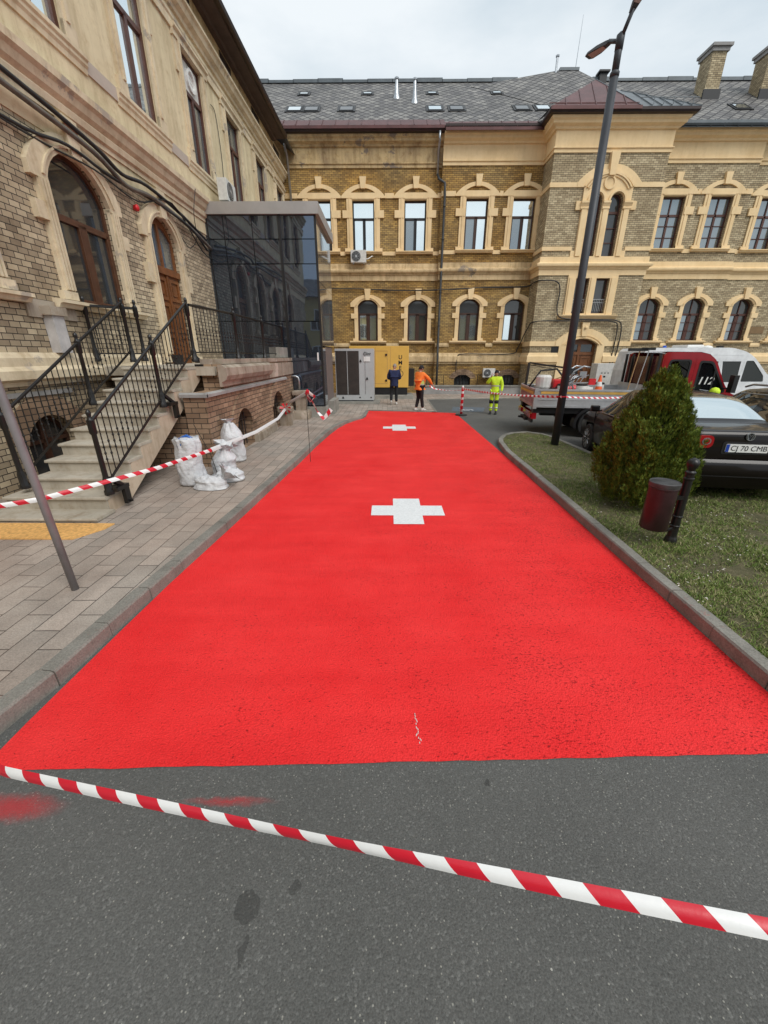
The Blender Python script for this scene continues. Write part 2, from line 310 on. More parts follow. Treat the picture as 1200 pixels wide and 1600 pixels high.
# ------------------------------------------------------------------ helpers
def tag(o,label=None,cat=None,group=None,kind=None):
    if label: o['label']=label
    if cat: o['category']=cat
    if group: o['group']=group
    if kind: o['kind']=kind
    return o
WM={}
def thing(name,label,cat,loc=(0,0,0),rz=0,group=None):
    o=bpy.data.objects.new(name,None); COL.objects.link(o); o.empty_display_size=.2
    o.location=loc; o.rotation_euler=(0,0,rz); WM[o.name]=Matrix.Translation(loc)@Matrix.Rotation(rz,4,'Z')
    return tag(o,label,cat,group)
class MB:
    """collects pieces of geometry"""
    def __init__(s): s.v=[]; s.f=[]; s.uv=None; s.mi=[]
    def add(s,vs,fs,mi=0):
        n=len(s.v); s.v+= [tuple(v) for v in vs]; s.f+=[tuple(i+n for i in f) for f in fs]; s.mi+=[mi]*len(fs); return s
    def box(s,a,b,mi=0):
        x0,y0,z0=a; x1,y1,z1=b
        return s.add([(x0,y0,z0),(x1,y0,z0),(x1,y1,z0),(x0,y1,z0),(x0,y0,z1),(x1,y0,z1),(x1,y1,z1),(x0,y1,z1)],[(0,3,2,1),(4,5,6,7),(0,1,5,4),(1,2,6,5),(2,3,7,6),(3,0,4,7)],mi)
    def tube(s,pts,r,n=8,r2=None,cap=True,sq=1,mi=0):
        pts=[Vector(p) for p in pts]; m=len(pts); rs=r if isinstance(r,(list,tuple)) else [r+( (r2-r)*i/(m-1) if r2 is not None else 0) for i in range(m)]
        vs=[];fs=[]; up=None
        for i,p in enumerate(pts):
            d=(pts[min(i+1,m-1)]-pts[max(i-1,0)]).normalized()
            if up is None: up=Vector((0,0,1)) if abs(d.z)<.9 else Vector((1,0,0))
            a=d.cross(up).normalized(); b=a.cross(d).normalized(); up=b
            for k in range(n):
                t=2*math.pi*(k+.5)/n; vs.append(p+a*math.cos(t)*rs[i]+b*math.sin(t)*rs[i]*sq)
        for i in range(m-1):
            for k in range(n):
                k2=(k+1)%n; fs.append((i*n+k,i*n+k2,(i+1)*n+k2,(i+1)*n+k))
        if cap: fs.append(tuple(range(n-1,-1,-1))); fs.append(tuple((m-1)*n+k for k in range(n)))
        return s.add(vs,fs,mi)
    def lathe(s,prof,c=(0,0,0),n=20,axis='z',mi=0):
        vs=[];fs=[];m=len(prof)
        for (r,h) in prof:
            for k in range(n):
                t=2*math.pi*k/n; x,y=r*math.cos(t),r*math.sin(t)
                p={'z':(x,y,h),'y':(x,h,y),'x':(h,x,y)}[axis]; vs.append((c[0]+p[0],c[1]+p[1],c[2]+p[2]))
        for i in range(m-1):
            for k in range(n):
                k2=(k+1)%n; fs.append((i*n+k,i*n+k2,(i+1)*n+k2,(i+1)*n+k))
        fs.append(tuple(range(n-1,-1,-1))); fs.append(tuple((m-1)*n+k for k in range(n)))
        return s.add(vs,fs,mi)
    def plate(s,F,outer,holes,d0,d1,back=False,mi=0):
        """2d outline (u,z) with holes, extruded from depth d0 (front) to d1 (behind)"""
        loops=[outer]+list(holes); flat=[p for l in loops for p in l]
        tri=tessellate_polygon([[Vector((p[0],p[1],0)) for p in l] for l in loops])
        n=len(flat); vs=[F(p[0],p[1],d0) for p in flat]+[F(p[0],p[1],d1) for p in flat]
        fs=[tuple(t) for t in tri]
        if back: fs+=[tuple(i+n for i in reversed(t)) for t in tri]
        k=0
        for l in loops:
            m=len(l)
            for i in range(m): a=k+i; b=k+(i+1)%m; fs.append((a,b,b+n,a+n))
            k+=m
        return s.add(vs,fs,mi)
    def fbox(s,F,u0,u1,z0,z1,d0,d1,mi=0):
        return s.add([F(u0,z0,d0),F(u1,z0,d0),F(u1,z0,d1),F(u0,z0,d1),F(u0,z1,d0),F(u1,z1,d0),F(u1,z1,d1),F(u0,z1,d1)],[(0,3,2,1),(4,5,6,7),(0,1,5,4),(1,2,6,5),(2,3,7,6),(3,0,4,7)],mi)
    def sweep(s,F,u0,u1,prof,mi=0):
        """moulding: profile [(d,z),...] run along u"""
        n=len(prof); vs=[F(u0,z,d) for d,z in prof]+[F(u1,z,d) for d,z in prof]
        fs=[(i,(i+1)%n,(i+1)%n+n,i+n) for i in range(n)]+[tuple(range(n-1,-1,-1)),tuple(range(n,2*n))]
        return s.add(vs,fs,mi)
    def build(s,name,mat,parent=None,smooth=False,local=False,bevel=0,weld=False,autos=False):
        me=bpy.data.meshes.new(name); me.from_pydata(s.v,[],s.f)
        mats=mat if isinstance(mat,(list,tuple)) else [mat]
        for m in mats: me.materials.append(m)
        if len(mats)>1: me.polygons.foreach_set('material_index',s.mi)
        if s.uv:
            ul=me.uv_layers.new(name='UVMap')
            for lp in me.loops: ul.data[lp.index].uv=s.uv[lp.vertex_index]
        bm=bmesh.new(); bm.from_mesh(me)
        if weld: bmesh.ops.remove_doubles(bm,verts=bm.verts,dist=.0005)
        bmesh.ops.recalc_face_normals(bm,faces=bm.faces)
        if bevel: bmesh.ops.bevel(bm,geom=[e for e in bm.edges if len(e.link_faces)==2 and e.calc_face_angle(0)>.5],offset=bevel,segments=2,affect='EDGES',profile=.6)
        if parent is not None and not local: bm.transform(WM[parent.name].inverted())
        bm.to_mesh(me); bm.free()
        if smooth or autos:
            me.polygons.foreach_set('use_smooth',[True]*len(me.polygons))
            if autos: me.set_sharp_from_angle(angle=R(38))
        o=bpy.data.objects.new(name,me); COL.objects.link(o)
        if parent is not None: o.parent=parent; WM[o.name]=WM[parent.name]
        else: WM[o.name]=Matrix()
        return o
def copy_tree(o,parent=None):
    c=o.copy(); COL.objects.link(c)
    if parent: c.parent=parent
    for ch in [x for x in o.children]: copy_tree(ch,c)
    return c
def wframe(o,u,n):
    o=Vector(o);u=Vector(u).normalized();n=Vector(n).normalized()
    return lambda a,z,d: tuple(o+u*a+n*d+Vector((0,0,z)))
def text_mesh(name,body,size,F,u,z,d,mat,parent,shear=0,bold=0,rot=0,extr=.002,local=False,centre=True):
    cu=bpy.data.curves.new('t','FONT'); cu.body=body; cu.size=size; cu.shear=shear; cu.offset=bold; cu.extrude=0
    if centre: cu.align_x='CENTER'; cu.align_y='CENTER'
    to=bpy.data.objects.new('t',cu); COL.objects.link(to); dg=bpy.context.evaluated_depsgraph_get(); dg.update()
    me=bpy.data.meshes.new_from_object(to.evaluated_get(dg)); bpy.data.objects.remove(to)
    mb=MB(); ca,sa=math.cos(rot),math.sin(rot)
    vs=[F(u+v.co.x*ca-v.co.y*sa,z+v.co.x*sa+v.co.y*ca,d) for v in me.vertices]
    mb.add(vs,[tuple(p.vertices) for p in me.polygons])
    return mb.build(name,mat,parent,local=local)
def arch(u0,u1,zs,rise,n=12):
    """points of a segmental arch from (u1,zs) up and over to (u0,zs)"""
    h=(u1-u0)/2; c=(u0+u1)/2; rad=(h*h+rise*rise)/(2*rise); cz=zs+rise-rad; a=math.asin(min(1,h/rad))
    if rise>h: a=math.pi-a
    return [(c+rad*math.sin(a-2*a*i/n),cz+rad*math.cos(a-2*a*i/n)) for i in range(n+1)]
# ------------------------------------------------------------------ the setting
def kz(y):                    # pavement height: full kerb near the stairs, nearly flush at the far end
    return .12 if y<11.5 else (.03 if y>15 else .12-.09*(y-11.5)/3.5)
g=MB(); g.add([(-220,-220,0),(220,-220,0),(220,260,0),(-220,260,0)],[(0,1,2,3)]); tag(g.build('ground',ASPH),kind='structure')
KL=[(-2.5,-3),(-2.42,-.5),(-2.32,.8),(-2.26,1.6),(-2.18,2.0),(-2.15,2.6),(-2.1,3.3),(-2.03,4.2),(-1.95,5.3),(-1.82,7.5),(-1.72,9.5),(-1.62,11),(-1.5,12.0),(-1.35,12.8),(-1.12,13.45),(-.9,13.9),(-.8,14.5),(-.76,16.05)]
def interp(path,y):
    for a,b in zip(path,path[1:]):
        if a[1]<=y<=b[1]: return a[0]+(b[0]-a[0])*(y-a[1])/(b[1]-a[1])
    return path[-1][0]
pv=MB(); ys=[-3,-.5,.8,1.6,2,2.6,3.3,4.2,5.3,7.5,9.5,11,11.5,12,12.8,13.45,13.9,14.5,15,16.05]
for a,b in zip(ys,ys[1:]):
    pv.add([(-12,a,kz(a)),(interp(KL,a)-.1,a,kz(a)),(interp(KL,b)-.1,b,kz(b)),(-12,b,kz(b))],[(0,1,2,3)])
pv.add([(-12,16.05,.03),(-.86,16.05,.03),(-.86,16.16,.03),(1.93,15.66,.03),(1.97,20.4,.03),(6.5,21.1,.03),(40,21.4,.03),(40,24,.03),(-12,24,.03)],[tuple(range(9))])
tag(pv.build('pavement',PAVE),kind='structure')
def resample(path,step):
    out=[Vector(path[0])]; acc=0; P=[Vector(p) for p in path]; i=0; cur=P[0]
    i=1
    while i<len(P):
        d=(P[i]-cur).length
        if d>=step: cur=cur+(P[i]-cur)*(step/d); out.append(cur); 
        else:
            # walk on
            rem=step-d; j=i
            cur2=P[i]; i+=1
            while i<len(P) and (P[i]-cur2).length<rem: rem-=(P[i]-cur2).length; cur2=P[i]; i+=1
            if i>=len(P): out.append(P[-1]); break
            cur=cur2+(P[i]-cur2)*(rem/(P[i]-cur2).length); out.append(cur)
    return out
def kerb(name,path,w_,zf,step=.5,side=1):
    pts=resample([(x,y) for x,y in path],step); m=MB(); rnd=random.Random(3)
    nr=[]
    for i,p in enumerate(pts):
        d=(pts[min(i+1,len(pts)-1)]-pts[max(i-1,0)]).normalized(); nr.append(Vector((-d.y,d.x))*side)
    for i in range(len(pts)-1):
        a,b=pts[i],pts[i+1]; d=(b-a).normalized()*.004; za=zf(a.y)+rnd.uniform(-.003,.003); zb=zf(b.y)+rnd.uniform(-.003,.003); jx=rnd.uniform(-.004,.004)
        vs=[]
        for p,n,z,dd in ((a,nr[i],za,d),(b,nr[i+1],zb,-d)):
            q=p+dd+n*jx
            for off,zz in ((0,-.05),(0.004,z-.014),(.016,z+.001),(w_-.01,z+.003),(w_,z-.01),(w_,-.05)): vs.append((q.x+n.x*off,q.y+n.y*off,zz))
        fs=[(k,(k+1)%6,(k+1)%6+6,k+6) for k in range(6)]+[(5,4,3,2,1,0),(6,7,8,9,10,11)]
        m.add(vs,fs)
    return tag(m.build(name,KERB),kind='structure')
kerb('kerb',KL,.13,kz,side=1)
kerb('kerb',[(-.78,16.14),(1.95,15.62),(2.02,20.3),(6.5,21.0),(30,21.3)],.1,lambda y:.035,side=1)
KR=[(2.36,-3),(2.43,0),(2.47,1.2),(2.50,1.95),(2.52,3.4),(2.55,5.3),(2.6,8.5),(2.7,9.5),(2.86,10.15),(3.1,10.55),(3.45,10.85),(3.85,10.95),(4.12,10.8),(4.3,10.3),(4.36,9.6),(4.46,8.0),(4.66,7.0),(5.0,6.3),(5.6,6.1),(9,5.9),(14,5.75),(20,5.6)]
kerb('kerb',KR,.12,lambda y:.115,side=-1)
inner=[]
P=[Vector(p) for p in KR]
for i,p in enumerate(P):
    d=(P[min(i+1,len(P)-1)]-P[max(i-1,0)]).normalized(); inner.append((p.x+d.y*.115,p.y-d.x*.115))
LAWN=[(a,b) for a,b in inner]+[(20,-3)]
m=MB(); m.add([(a,b,.10) for a,b in LAWN],[tuple(range(len(LAWN)))]); tag(m.build('lawn_soil',SOIL),kind='structure')
def inside(x,y,poly):
    c=False; n=len(poly)
    for i in range(n):
        x1,y1=poly[i]; x2,y2=poly[(i+1)%n]
        if (y1>y)!=(y2>y) and x<(x2-x1)*(y-y1)/(y2-y1)+x1: c=not c
    return c
gv=[];gf=[];rg=random.Random(11)
from mathutils import noise as mnoise
def blade(x,y,h,lean):
    a=rg.uniform(0,6.283); ww=rg.uniform(.002,.0042); c,s_=math.cos(a),math.sin(a); b=rg.uniform(0,6.283); lx,ly=math.cos(b)*lean*h,math.sin(b)*lean*h; n=len(gv)
    gv.extend([(x-c*ww,y-s_*ww,.098),(x+c*ww,y+s_*ww,.098),(x+lx*.45+c*ww*.7,y+ly*.45+s_*ww*.7,.098+h*.6),(x+lx*.45-c*ww*.7,y+ly*.45-s_*ww*.7,.098+h*.6),(x+lx,y+ly,.098+h*.95)])
    gf.extend([(n,n+1,n+2,n+3),(n+3,n+2,n+4)])
cnt=0
while cnt<100000:
    t=rg.random()**1.6; y=1.2+t*9.8; x=rg.uniform(2.55,2.75+y*1.1+1.2)
    if y<6.3 and x>y*1.05+1.3: continue
    if not inside(x,y,LAWN): continue
    dn=mnoise.noise((x*2.2,y*2.2,0))+.6*mnoise.noise((x*7,y*7,3))
    if dn<rg.uniform(-.65,.5): cnt+=.35; continue
    blade(x,y,rg.uniform(.010,.034)*(1+max(0,dn)*.9),rg.uniform(.4,1.7)); cnt+=1
me=bpy.data.meshes.new('grass'); me.from_pydata(gv,[],gf); me.materials.append(GRASS); o=bpy.data.objects.new('grass',me); COL.objects.link(o); tag(o,'short patchy spring grass covering the lawn beside the red road','grass',kind='stuff')
pt=MB()
for i in range(900):
    y=2.2+rg.random()**1.3*4.6; x=3.3+rg.gauss(0,1)*.7+(y-4)*.35
    if not inside(x,y,LAWN): continue
    if mnoise.noise((x*1.7,y*1.7,5))<rg.uniform(-.3,.4): continue
    a=rg.uniform(0,6.28); l=rg.uniform(.006,.016); ww=l*.4; c,s_=math.cos(a),math.sin(a); z=.112+rg.uniform(0,.02)
    pt.add([(x-c*l,y-s_*l,z),(x+s_*ww,y-c*ww,z+.004),(x+c*l,y+s_*l,z+.002),(x-s_*ww,y+c*ww,z+.005)],[(0,1,2,3)])
tag(pt.build('fallen_petals',PETAL),'pale fallen petals scattered over the lawn around the litter bin','petals',kind='stuff')
# painted road
def sheet(name,pts,z,mat): 
    m=MB(); m.add([(a,b,z) for a,b in pts],[tuple(range(len(pts)))]); return tag(m.build(name,mat),kind='structure')
rnd=random.Random(5); edge=[(-2.16+(4.64)*i/40,1.40+.15*i/40+rnd.uniform(-.0035,.0035)) for i in range(41)]
sheet('red_road_surface',edge+[(2.497,1.95),(2.517,3.4),(2.547,5.3),(2.595,8.5),(2.6,11),(2.6,15.45),(2.0,15.6),(-.755,16.1),(-.79,14.4),(-.88,13.93),(-1.1,13.5),(-1.34,12.8),(-1.5,12),(-1.61,11),(-1.72,9.5),(-1.83,7.5),(-1.965,5.3),(-2.05,4.2),(-2.10,3.3),(-2.13,2.6),(-2.15,2),(-2.16,1.7)],.004,REDROAD)
def cross(cx,cy,lx,ly,wx,wy,name,lab):
    m=MB(); p=[(-wx,-ly),(wx,-ly),(wx,-wy),(lx,-wy),(lx,wy),(wx,wy),(wx,ly),(-wx,ly),(-wx,wy),(-lx,wy),(-lx,-wy),(-wx,-wy)]
    m.add([(cx+a,cy+b,.008) for a,b in p],[(0,1,6,7),(2,3,4,5),(8,9,10,11)]); o=m.build(name,WROAD); return tag(o,kind='structure')
cross(.285,5.19,.51,.49,.20,.19,'white_cross_marking','')
cross(.36,12.12,.50,.53,.215,.19,'white_cross_marking','')
sheet('blue_parking_marking',[(2.55,16.0),(3.75,15.8),(4.15,17.2),(2.8,17.4)],.004,BLUEROAD)
m=MB()
m.lathe([(.001,.009),(.07,.009)],(3.02,16.95,0),10); m.tube([(3.02,16.85,.009),(3.08,16.55,.009),(3.4,16.5,.009),(3.45,16.25,.009)],.04,4,sq=.1); m.tube([(3.0,16.6,.009),(3.1,16.25,.009),(3.3,16.2,.009)],.04,4,sq=.1); tag(m.build('white_wheelchair_marking',WROAD),kind='structure')
m=MB(); rr=random.Random(2)
for i in range(26):
    t=i/26; y=1.58+t*.2; x=.185-.012*t+rr.uniform(-.004,.004)+ (.012*math.sin(t*20))*(1-t)
    if rr.random()<.2: continue
    m.box((x-.002,y,.0055),(x+.002,y+.011,.0065))
tag(m.build('chalk_scuff',WHITED),kind='structure')
# ------------------------------------------------------------------ window kits
def glaze(F,par,outline,uw,zr,bars,wood,panes,d=-.16,name='window',fw=.06,seg=None):
    """frame ring + bars [(u0,u1,z0,z1)], panes [(outline,mat)]"""
    (u0,u1),(z0,z1)=uw,zr; c=((u0+u1)/2,(z0+z1)/2)
    inn=[]
    for (a,b) in outline:
        sx=1-2*fw/(u1-u0); sz=1-2*fw/(z1-z0); inn.append((c[0]+(a-c[0])*sx,c[1]+(b-c[1])*sz))
    m=MB(); m.plate(F,outline,[inn],d,d-.09)
    for b in bars: m.fbox(F,b[0],b[1],b[2],b[3],d-.08,d+.004)
    w_=m.build(name,wood,par)
    k=MB(); mats=[]
    for poly,mt in panes:
        if mt not in mats: mats.append(mt)
        k.add([F(a,b,d-.045) for a,b in poly],[tuple(range(len(poly)))],mats.index(mt))
    p=k.build('pane',mats,w_); return w_
def rect(u0,u1,z0,z1): return [(u0,z0),(u1,z0),(u1,z1),(u0,z1)]
def arched(u0,u1,z0,zs,rise,n=12): return [(u0,z0),(u1,z0)]+arch(u0,u1,zs,rise,n)
# ---- lower storey arched window with quoined surround
def low_surround(F,par,c,z0,zs,rise,w_,mat,jw=.2,key=True,sill=True,d=.06,ox=.2):
    h=w_/2; m=MB(); o=h+jw
    for s in (-1,1):
        a,b=(c-o,c-h) if s<0 else (c+h,c+o)
        m.fbox(F,a,b,z0+.02,zs-.02,0,d); 
        a2,b2=(c-o-.18,c-h-.03) if s<0 else (c+h+.03,c+o+.18)
        m.fbox(F,a2,b2,z0+(zs-z0)*.64,z0+(zs-z0)*.78,0,d+.025)
        a3,b3=(c-o-.10,c-h) if s<0 else (c+h,c+o+.10)
        m.fbox(F,a3,b3,z0-.0,z0+.13,0,d+.03)
    O=o+ox; R_=rise+jw*.55; zo=zs+.12
    outer=[(c-O,zs-.06),(c-O,zo)]+list(reversed(arch(c-O,c+O,zo,R_,14)))[1:-1]+[(c+O,zo),(c+O,zs-.06)]
    inn=[(c+h,zs-.06)]+arch(c-h,c+h,zs,rise,14)+[(c-h,zs-.06)]
    m.plate(F,outer+inn,[],d+.02,0)
    # inner moulding rings
    for k,(off,dd) in enumerate(((.07,.045),(.12,.07))):
        a=arch(c-h-off,c+h+off,zs+.01,rise+off*.75,14); b=arch(c-h-off+.035,c+h+off-.035,zs+.01,rise+off*.75-.03,14)
        m.plate(F,a+list(reversed(b)),[],dd+.05,0.01)
    if key: m.plate(F,[(c-.11,zs+rise-.03),(c+.11,zs+rise-.03),(c+.17,zs+rise+jw+.30),(c-.17,zs+rise+jw+.30)],[],d+.09,0)
    if sill: m.sweep(F,c-o-.28,c+o+.28,[(0,z0-.14),(.10,z0-.14),(.13,z0-.08),(.18,z0-.07),(.18,z0-.02),(0,z0)])
    return m.build('window_surround',mat,par)
def low_window(F,par,c,z0,zs,rise,w_,wood,gT,gL,gR,nb=False,tz=None,sash=.0,d=-.16):
    h=w_/2; tz=tz or zs-.05; out_=arched(c-h,c+h,z0,zs,rise); f=.06
    bars=[(c-h,c+h,tz-.05,tz+.05),(c-.06+sash,c+.06+sash,z0,tz)]
    if nb: bars+=[(c-h,c+h,z0+(tz-z0)*.36,z0+(tz-z0)*.36+.03),(c-h,c+h,z0+(tz-z0)*.68,z0+(tz-z0)*.68+.03),(c-.02,c+.02,tz,zs+rise)]
    for a,b in ((c-h,c+sash),(c+sash,c+h)): bars+=[(a+.05,a+.10,z0,tz),(b-.10,b-.05,z0,tz)]
    top=[(c-h,tz),(c+h,tz)]+arch(c-h,c+h,zs,rise)
    return glaze(F,par,out_,(c-h,c+h),(z0,zs+rise),bars,wood,[(top,gT),(rect(c-h,c+sash,z0,tz),gL),(rect(c+sash,c+h,z0,tz),gR)],d=d)
def up_surround(F,par,c,z0,z1,w_,mat,d=.06):
    h=w_/2; m=MB(); zb=z1+.07
    for s in (-1,1):
        g_=lambda a,b:(c+s*a,c+s*b) if s>0 else (c-b,c-a)
        a,b=g_(h,h+.29); m.fbox(F,a,b,z0+.02,zb,0,d)
        a,b=g_(h+.10,h+.17); m.fbox(F,a,b,z0+.14,zb-.02,d-.01,d+.03)
        a,b=g_(h+.04,h+.50); m.fbox(F,a,b,z0+(z1-z0)*.655,z0+(z1-z0)*.80,0,d+.035)
        a,b=g_(h,h+.42); m.fbox(F,a,b,z0,z0+.13,0,d+.04)
    O=h+.56; A=arch(c-O,c+O,zb+.06,.52,16)
    outer=[(c-O,zb),(c+O,zb)]+A
    ty=arch(c-.62,c+.62,zb+.22,.2,10); hole=ty
    m.plate(F,outer,[hole],d+.02,0)
    m.plate(F,[(c-.11,z1+.45),(c+.11,z1+.45),(c+.165,z1+.93),(c-.165,z1+.93)],[],d+.09,0)
    m.sweep(F,c-h-.02,c+h+.02,[(-.1,z1-.005),(.05,z1-.005),(.09,z1+.04),(.09,z1+.09),(-.1,z1+.09)])
    m.sweep(F,c-h-.42,c+h+.42,[(0,z0-.13),(.12,z0-.13),(.15,z0-.06),(.2,z0-.05),(.2,z0-.01),(0,z0)])
    return m.build('window_surround',mat,par)
def up_window(F,par,c,z0,z1,w_,wood,gT,gL,gR,grid=False):
    h=w_/2; tz=z0+(z1-z0)*.655; bars=[(c-h,c+h,tz-.05,tz+.05),(c-.05,c+.05,z0,tz)]
    if grid: bars+=[(c-.025,c+.025,tz,z1),(c-h,c+h,z0+(tz-z0)*.34,z0+(tz-z0)*.34+.03),(c-h,c+h,z0+(tz-z0)*.68,z0+(tz-z0)*.68+.03)]
    else: bars+=[(c-h+.05,c-h+.1,z0,tz),(c+.04,c+.1,z0,tz)]
    return glaze(F,par,rect(c-h,c+h,z0,z1),(c-h,c+h),(z0,z1),bars,wood,[(rect(c-h,c+h,tz,z1),gT),(rect(c-h,c,z0,tz),gL),(rect(c,c+h,z0,tz),gR)])
BELT=[(0,5.81),(.05,5.81),(.05,6.06),(.10,6.08),(.12,6.14),(.21,6.18),(.23,6.24),(.23,6.30),(.07,6.37),(.07,6.60),(0,6.60)]
CORN=[(0,10.67),(.05,10.67),(.05,10.80),(.10,10.82),(.10,10.86),(.04,10.88),(.04,11.46),(.12,11.48),(.16,11.55),(.30,11.62),(.33,11.70),(.40,11.76),(.42,11.84),(0,11.84)]
BAND1=[(0,9.45),(.045,9.45),(.045,9.66),(0,9.66)]
BANDS_=[(0,6.98),(.05,6.98),(.05,7.15),(0,7.15)]
BANDL=[(0,2.52),(.05,2.52),(.07,2.60),(.05,2.72),(0,2.72)]
PLIN=[(0,1.62),(.05,1.62),(.05,1.7),(.13,1.74),(.13,2.02),(.08,2.08),(.04,2.2),(0,2.2)]
GUTP=[(.42,11.84),(.56,11.86),(.60,11.93),(.60,12.02),(.42,12.02)]
def msweep(mb,F,u0,u1,prof,m0=0,m1=0):
    n=len(prof); vs=[F(u0-d*m0,z,d) for d,z in prof]+[F(u1+d*m1,z,d) for d,z in prof]
    fs=[(i,(i+1)%n,(i+1)%n+n,i+n) for i in range(n)]+[tuple(range(n-1,-1,-1)),tuple(range(n,2*n))]; mb.add(vs,fs)
# ------------------------------------------------------------------ rear building
RB=thing('hospital_wing','long yellow brick wing with slate roof closing the far end of the road','building',(3,24.3,0))
FA=wframe((0,24.3,0),(1,0,0),(0,-1,0)); FB=wframe((0,24.05,0),(1,0,0),(0,-1,0)); FT=wframe((0,22.8,0),(1,0,0),(0,-1,0)); FC=wframe((0,23.9,0),(1,0,0),(0,-1,0)); FD=wframe((0,24.15,0),(1,0,0),(0,-1,0))
LW=dict(z0=2.84,zs=4.62,rise=.3,w=1.1); UW=dict(z0=7.17,z1=9.38,w=1.12)
def lowhole(c): return arched(c-.55,c+.55,2.84,4.62,.3)
def uphole(c): return rect(c-.56,c+.56,7.17,9.38)
secs=[('A',FA,-5.6,2.65,BR_O,[-1.12,1.65],[-3.5,-1.28,1.38],TR_C,TR_D,FR_D,0,0,WOODF),
      ('B',FB,2.65,7.6,BR_O,[4.45,6.9],[4.46,6.82],TR_C,TR_D,TR_C,0,0,WOODF),
      ('C',FC,12.85,17.9,BR_B,[14.12,16.5],[14.15,16.5],TR_C,TR_C,TR_C,0,0,WOODR),
      ('D',FD,17.9,30.0,BR_B,[19.3,21.9,24.5,27.1],[19.2,21.9,24.5,27.1],TR_C,TR_C,TR_C,0,0,WOODR)]
basement_holes={'B':[arched(3.85,4.8,.36,.82,.22),arched(6.5,7.35,.36,.82,.22)],'A':[arched(-1.6,-.65,.3,.8,.22)],'C':[],'D':[]}
for nm,F,x0,x1,br,lo,up,tr,trd,fr,a,b,wood in secs:
    m=MB(); m.plate(F,rect(x0,x1,-.05,11.9),[lowhole(c) for c in lo]+[uphole(c) for c in up]+basement_holes[nm],0,-.35); m.build('wall',br,RB)
    m=MB(); m.sweep(F,x0,x1,CORN); m.build('cornice',fr,RB)
    m=MB(); m.sweep(F,x0,x1,BELT); m.build('belt_course',trd if nm in 'AB' else tr,RB)
    # bands broken by the surrounds
    m=MB()
    def segs(cs,half):
        e=x0; out_=[]
        for c in sorted(cs): out_.append((e,c-half)); e=c+half
        out_.append((e,x1)); return [s for s in out_ if s[1]-s[0]>.03]
    for s in segs(up,1.1): m.sweep(F,s[0],s[1],BAND1)
    for s in segs(up,.98): m.sweep(F,s[0],s[1],BANDS_)
    m.build('window_band',tr,RB)
    m=MB()
    for s in segs(lo,1.03): m.sweep(F,s[0],s[1],BANDL)
    m.sweep(F,x0,x1,PLIN); m.build('plinth_band',trd,RB)
    for i,c in enumerate(up):
        up_surround(F,RB,c,7.17,9.38,1.12,tr)
        if nm in 'AB': up_window(F,RB,c,7.17,9.38,1.12,BLACK if nm=='A' else WOODF,GL_SKY,GL_MID if nm=='B' or i==2 else GL_SKY,GL_SKY)
        else: up_window(F,RB,c,7.17,9.38,1.12,WOODR,GL_MID,GL_MID,GL_MID,grid=True)
    for i,c in enumerate(lo):
        low_surround(F,RB,c,2.84,4.62,.3,1.1,tr)
        if nm in 'AB': low_window(F,RB,c,2.84,4.62,.3,1.1,WOODF,GL_DK,(GL_SKY if (nm=='A' and i==0) or (nm=='B' and i==1) else GL_MID),GL_MID if i==0 else GL_DK,tz=4.2)
        else: low_window(F,RB,c,2.84,4.62,.3,1.1,WOODR,GL_DK,GL_MID,GL_DK,nb=True,tz=4.15)
    m=MB(); m.sweep(F,x0-(.0),x1,GUTP); m.build('gutter',GUT if nm in 'AB' else GREYMET,RB)
for F,(u0,u1) in ((FB,(3.85,4.8)),(FB,(6.5,7.35)),(FA,(-1.6,-.65))):
    o=arched(u0,u1,.36,.82,.22); k=[(u0+i*(u1-u0)/5-.012,u0+i*(u1-u0)/5+.012,.36,1.02) for i in range(1,5)]
    glaze(F,RB,o,(u0,u1),(.36,1.04),k,BLACK,[(o,GL_DK)],name='basement_window')
    m=MB(); A=arch(u0-.3,u1+.3,.9,.45,14); B=arch(u0,u1,.82,.225,14); m.plate(F,A+list(reversed(B)),[],.02,0); m.build('basement_arch',BR_T,RB)
# tower bay
TC=10.32; TX0,TX1=7.6,12.85
holes=[arched(TC-.8,TC-.18,6.62,8.87,.31),arched(TC+.18,TC+.8,6.62,8.87,.31),rect(TC-.85,TC-.17,4.09,5.68),rect(TC+.17,TC+.85,4.09,5.68),arched(TC-.82,TC+.82,.3,2.6,.28)]
m=MB(); m.plate(FT,rect(TX0,TX1,-.05,11.9),holes,0,-.35)
FTL=wframe((TX0,24.05,0),(0,-1,0),(-1,0,0)); FTR=wframe((TX1,22.8,0),(0,1,0),(1,0,0))
m.build('tower_wall',BR_B,RB)
for FF,l in ((FTL,1.25),(FTR,1.1)):
    m=MB(); a,b=(0,l-.004) if FF is FTL else (.004,l); m.plate(FF,rect(a,b,-.05,11.88),[],.003,-.3); m.build('tower_side_wall',BR_B,RB)
for prof,nm,mt in ((CORN,'tower_cornice',TR_C),(BELT,'tower_belt',TR_C),(GUTP,'tower_gutter',GUT),(PLIN,'tower_plinth_band',TR_C)):
    m=MB()
    if nm=='tower_plinth_band': msweep(m,FT,TX0,TC-1.2,prof,1,0); msweep(m,FT,TC+1.2,TX1,prof,0,1)
    else: msweep(m,FT,TX0,TX1,prof,1,1)
    msweep(m,FTL,0,1.25,prof,0,1); msweep(m,FTR,0,1.1,prof,1,0); m.build(nm,mt,RB)
m=MB()
B1=[(0,9.39),(.045,9.39),(.045,9.57),(0,9.57)]; B2=[(0,6.86),(.045,6.86),(.045,7.03),(0,7.03)]; B3=[(0,2.53),(.05,2.53),(.05,2.76),(0,2.76)]
for pr_,hw in ((B1,1.48),(B2,1.3),(B3,1.41)):
    msweep(m,FT,TX0,TC-hw,pr_,1,0); msweep(m,FT,TC+hw,TX1,pr_,0,1); msweep(m,FTL,0,1.25,pr_,0,1)
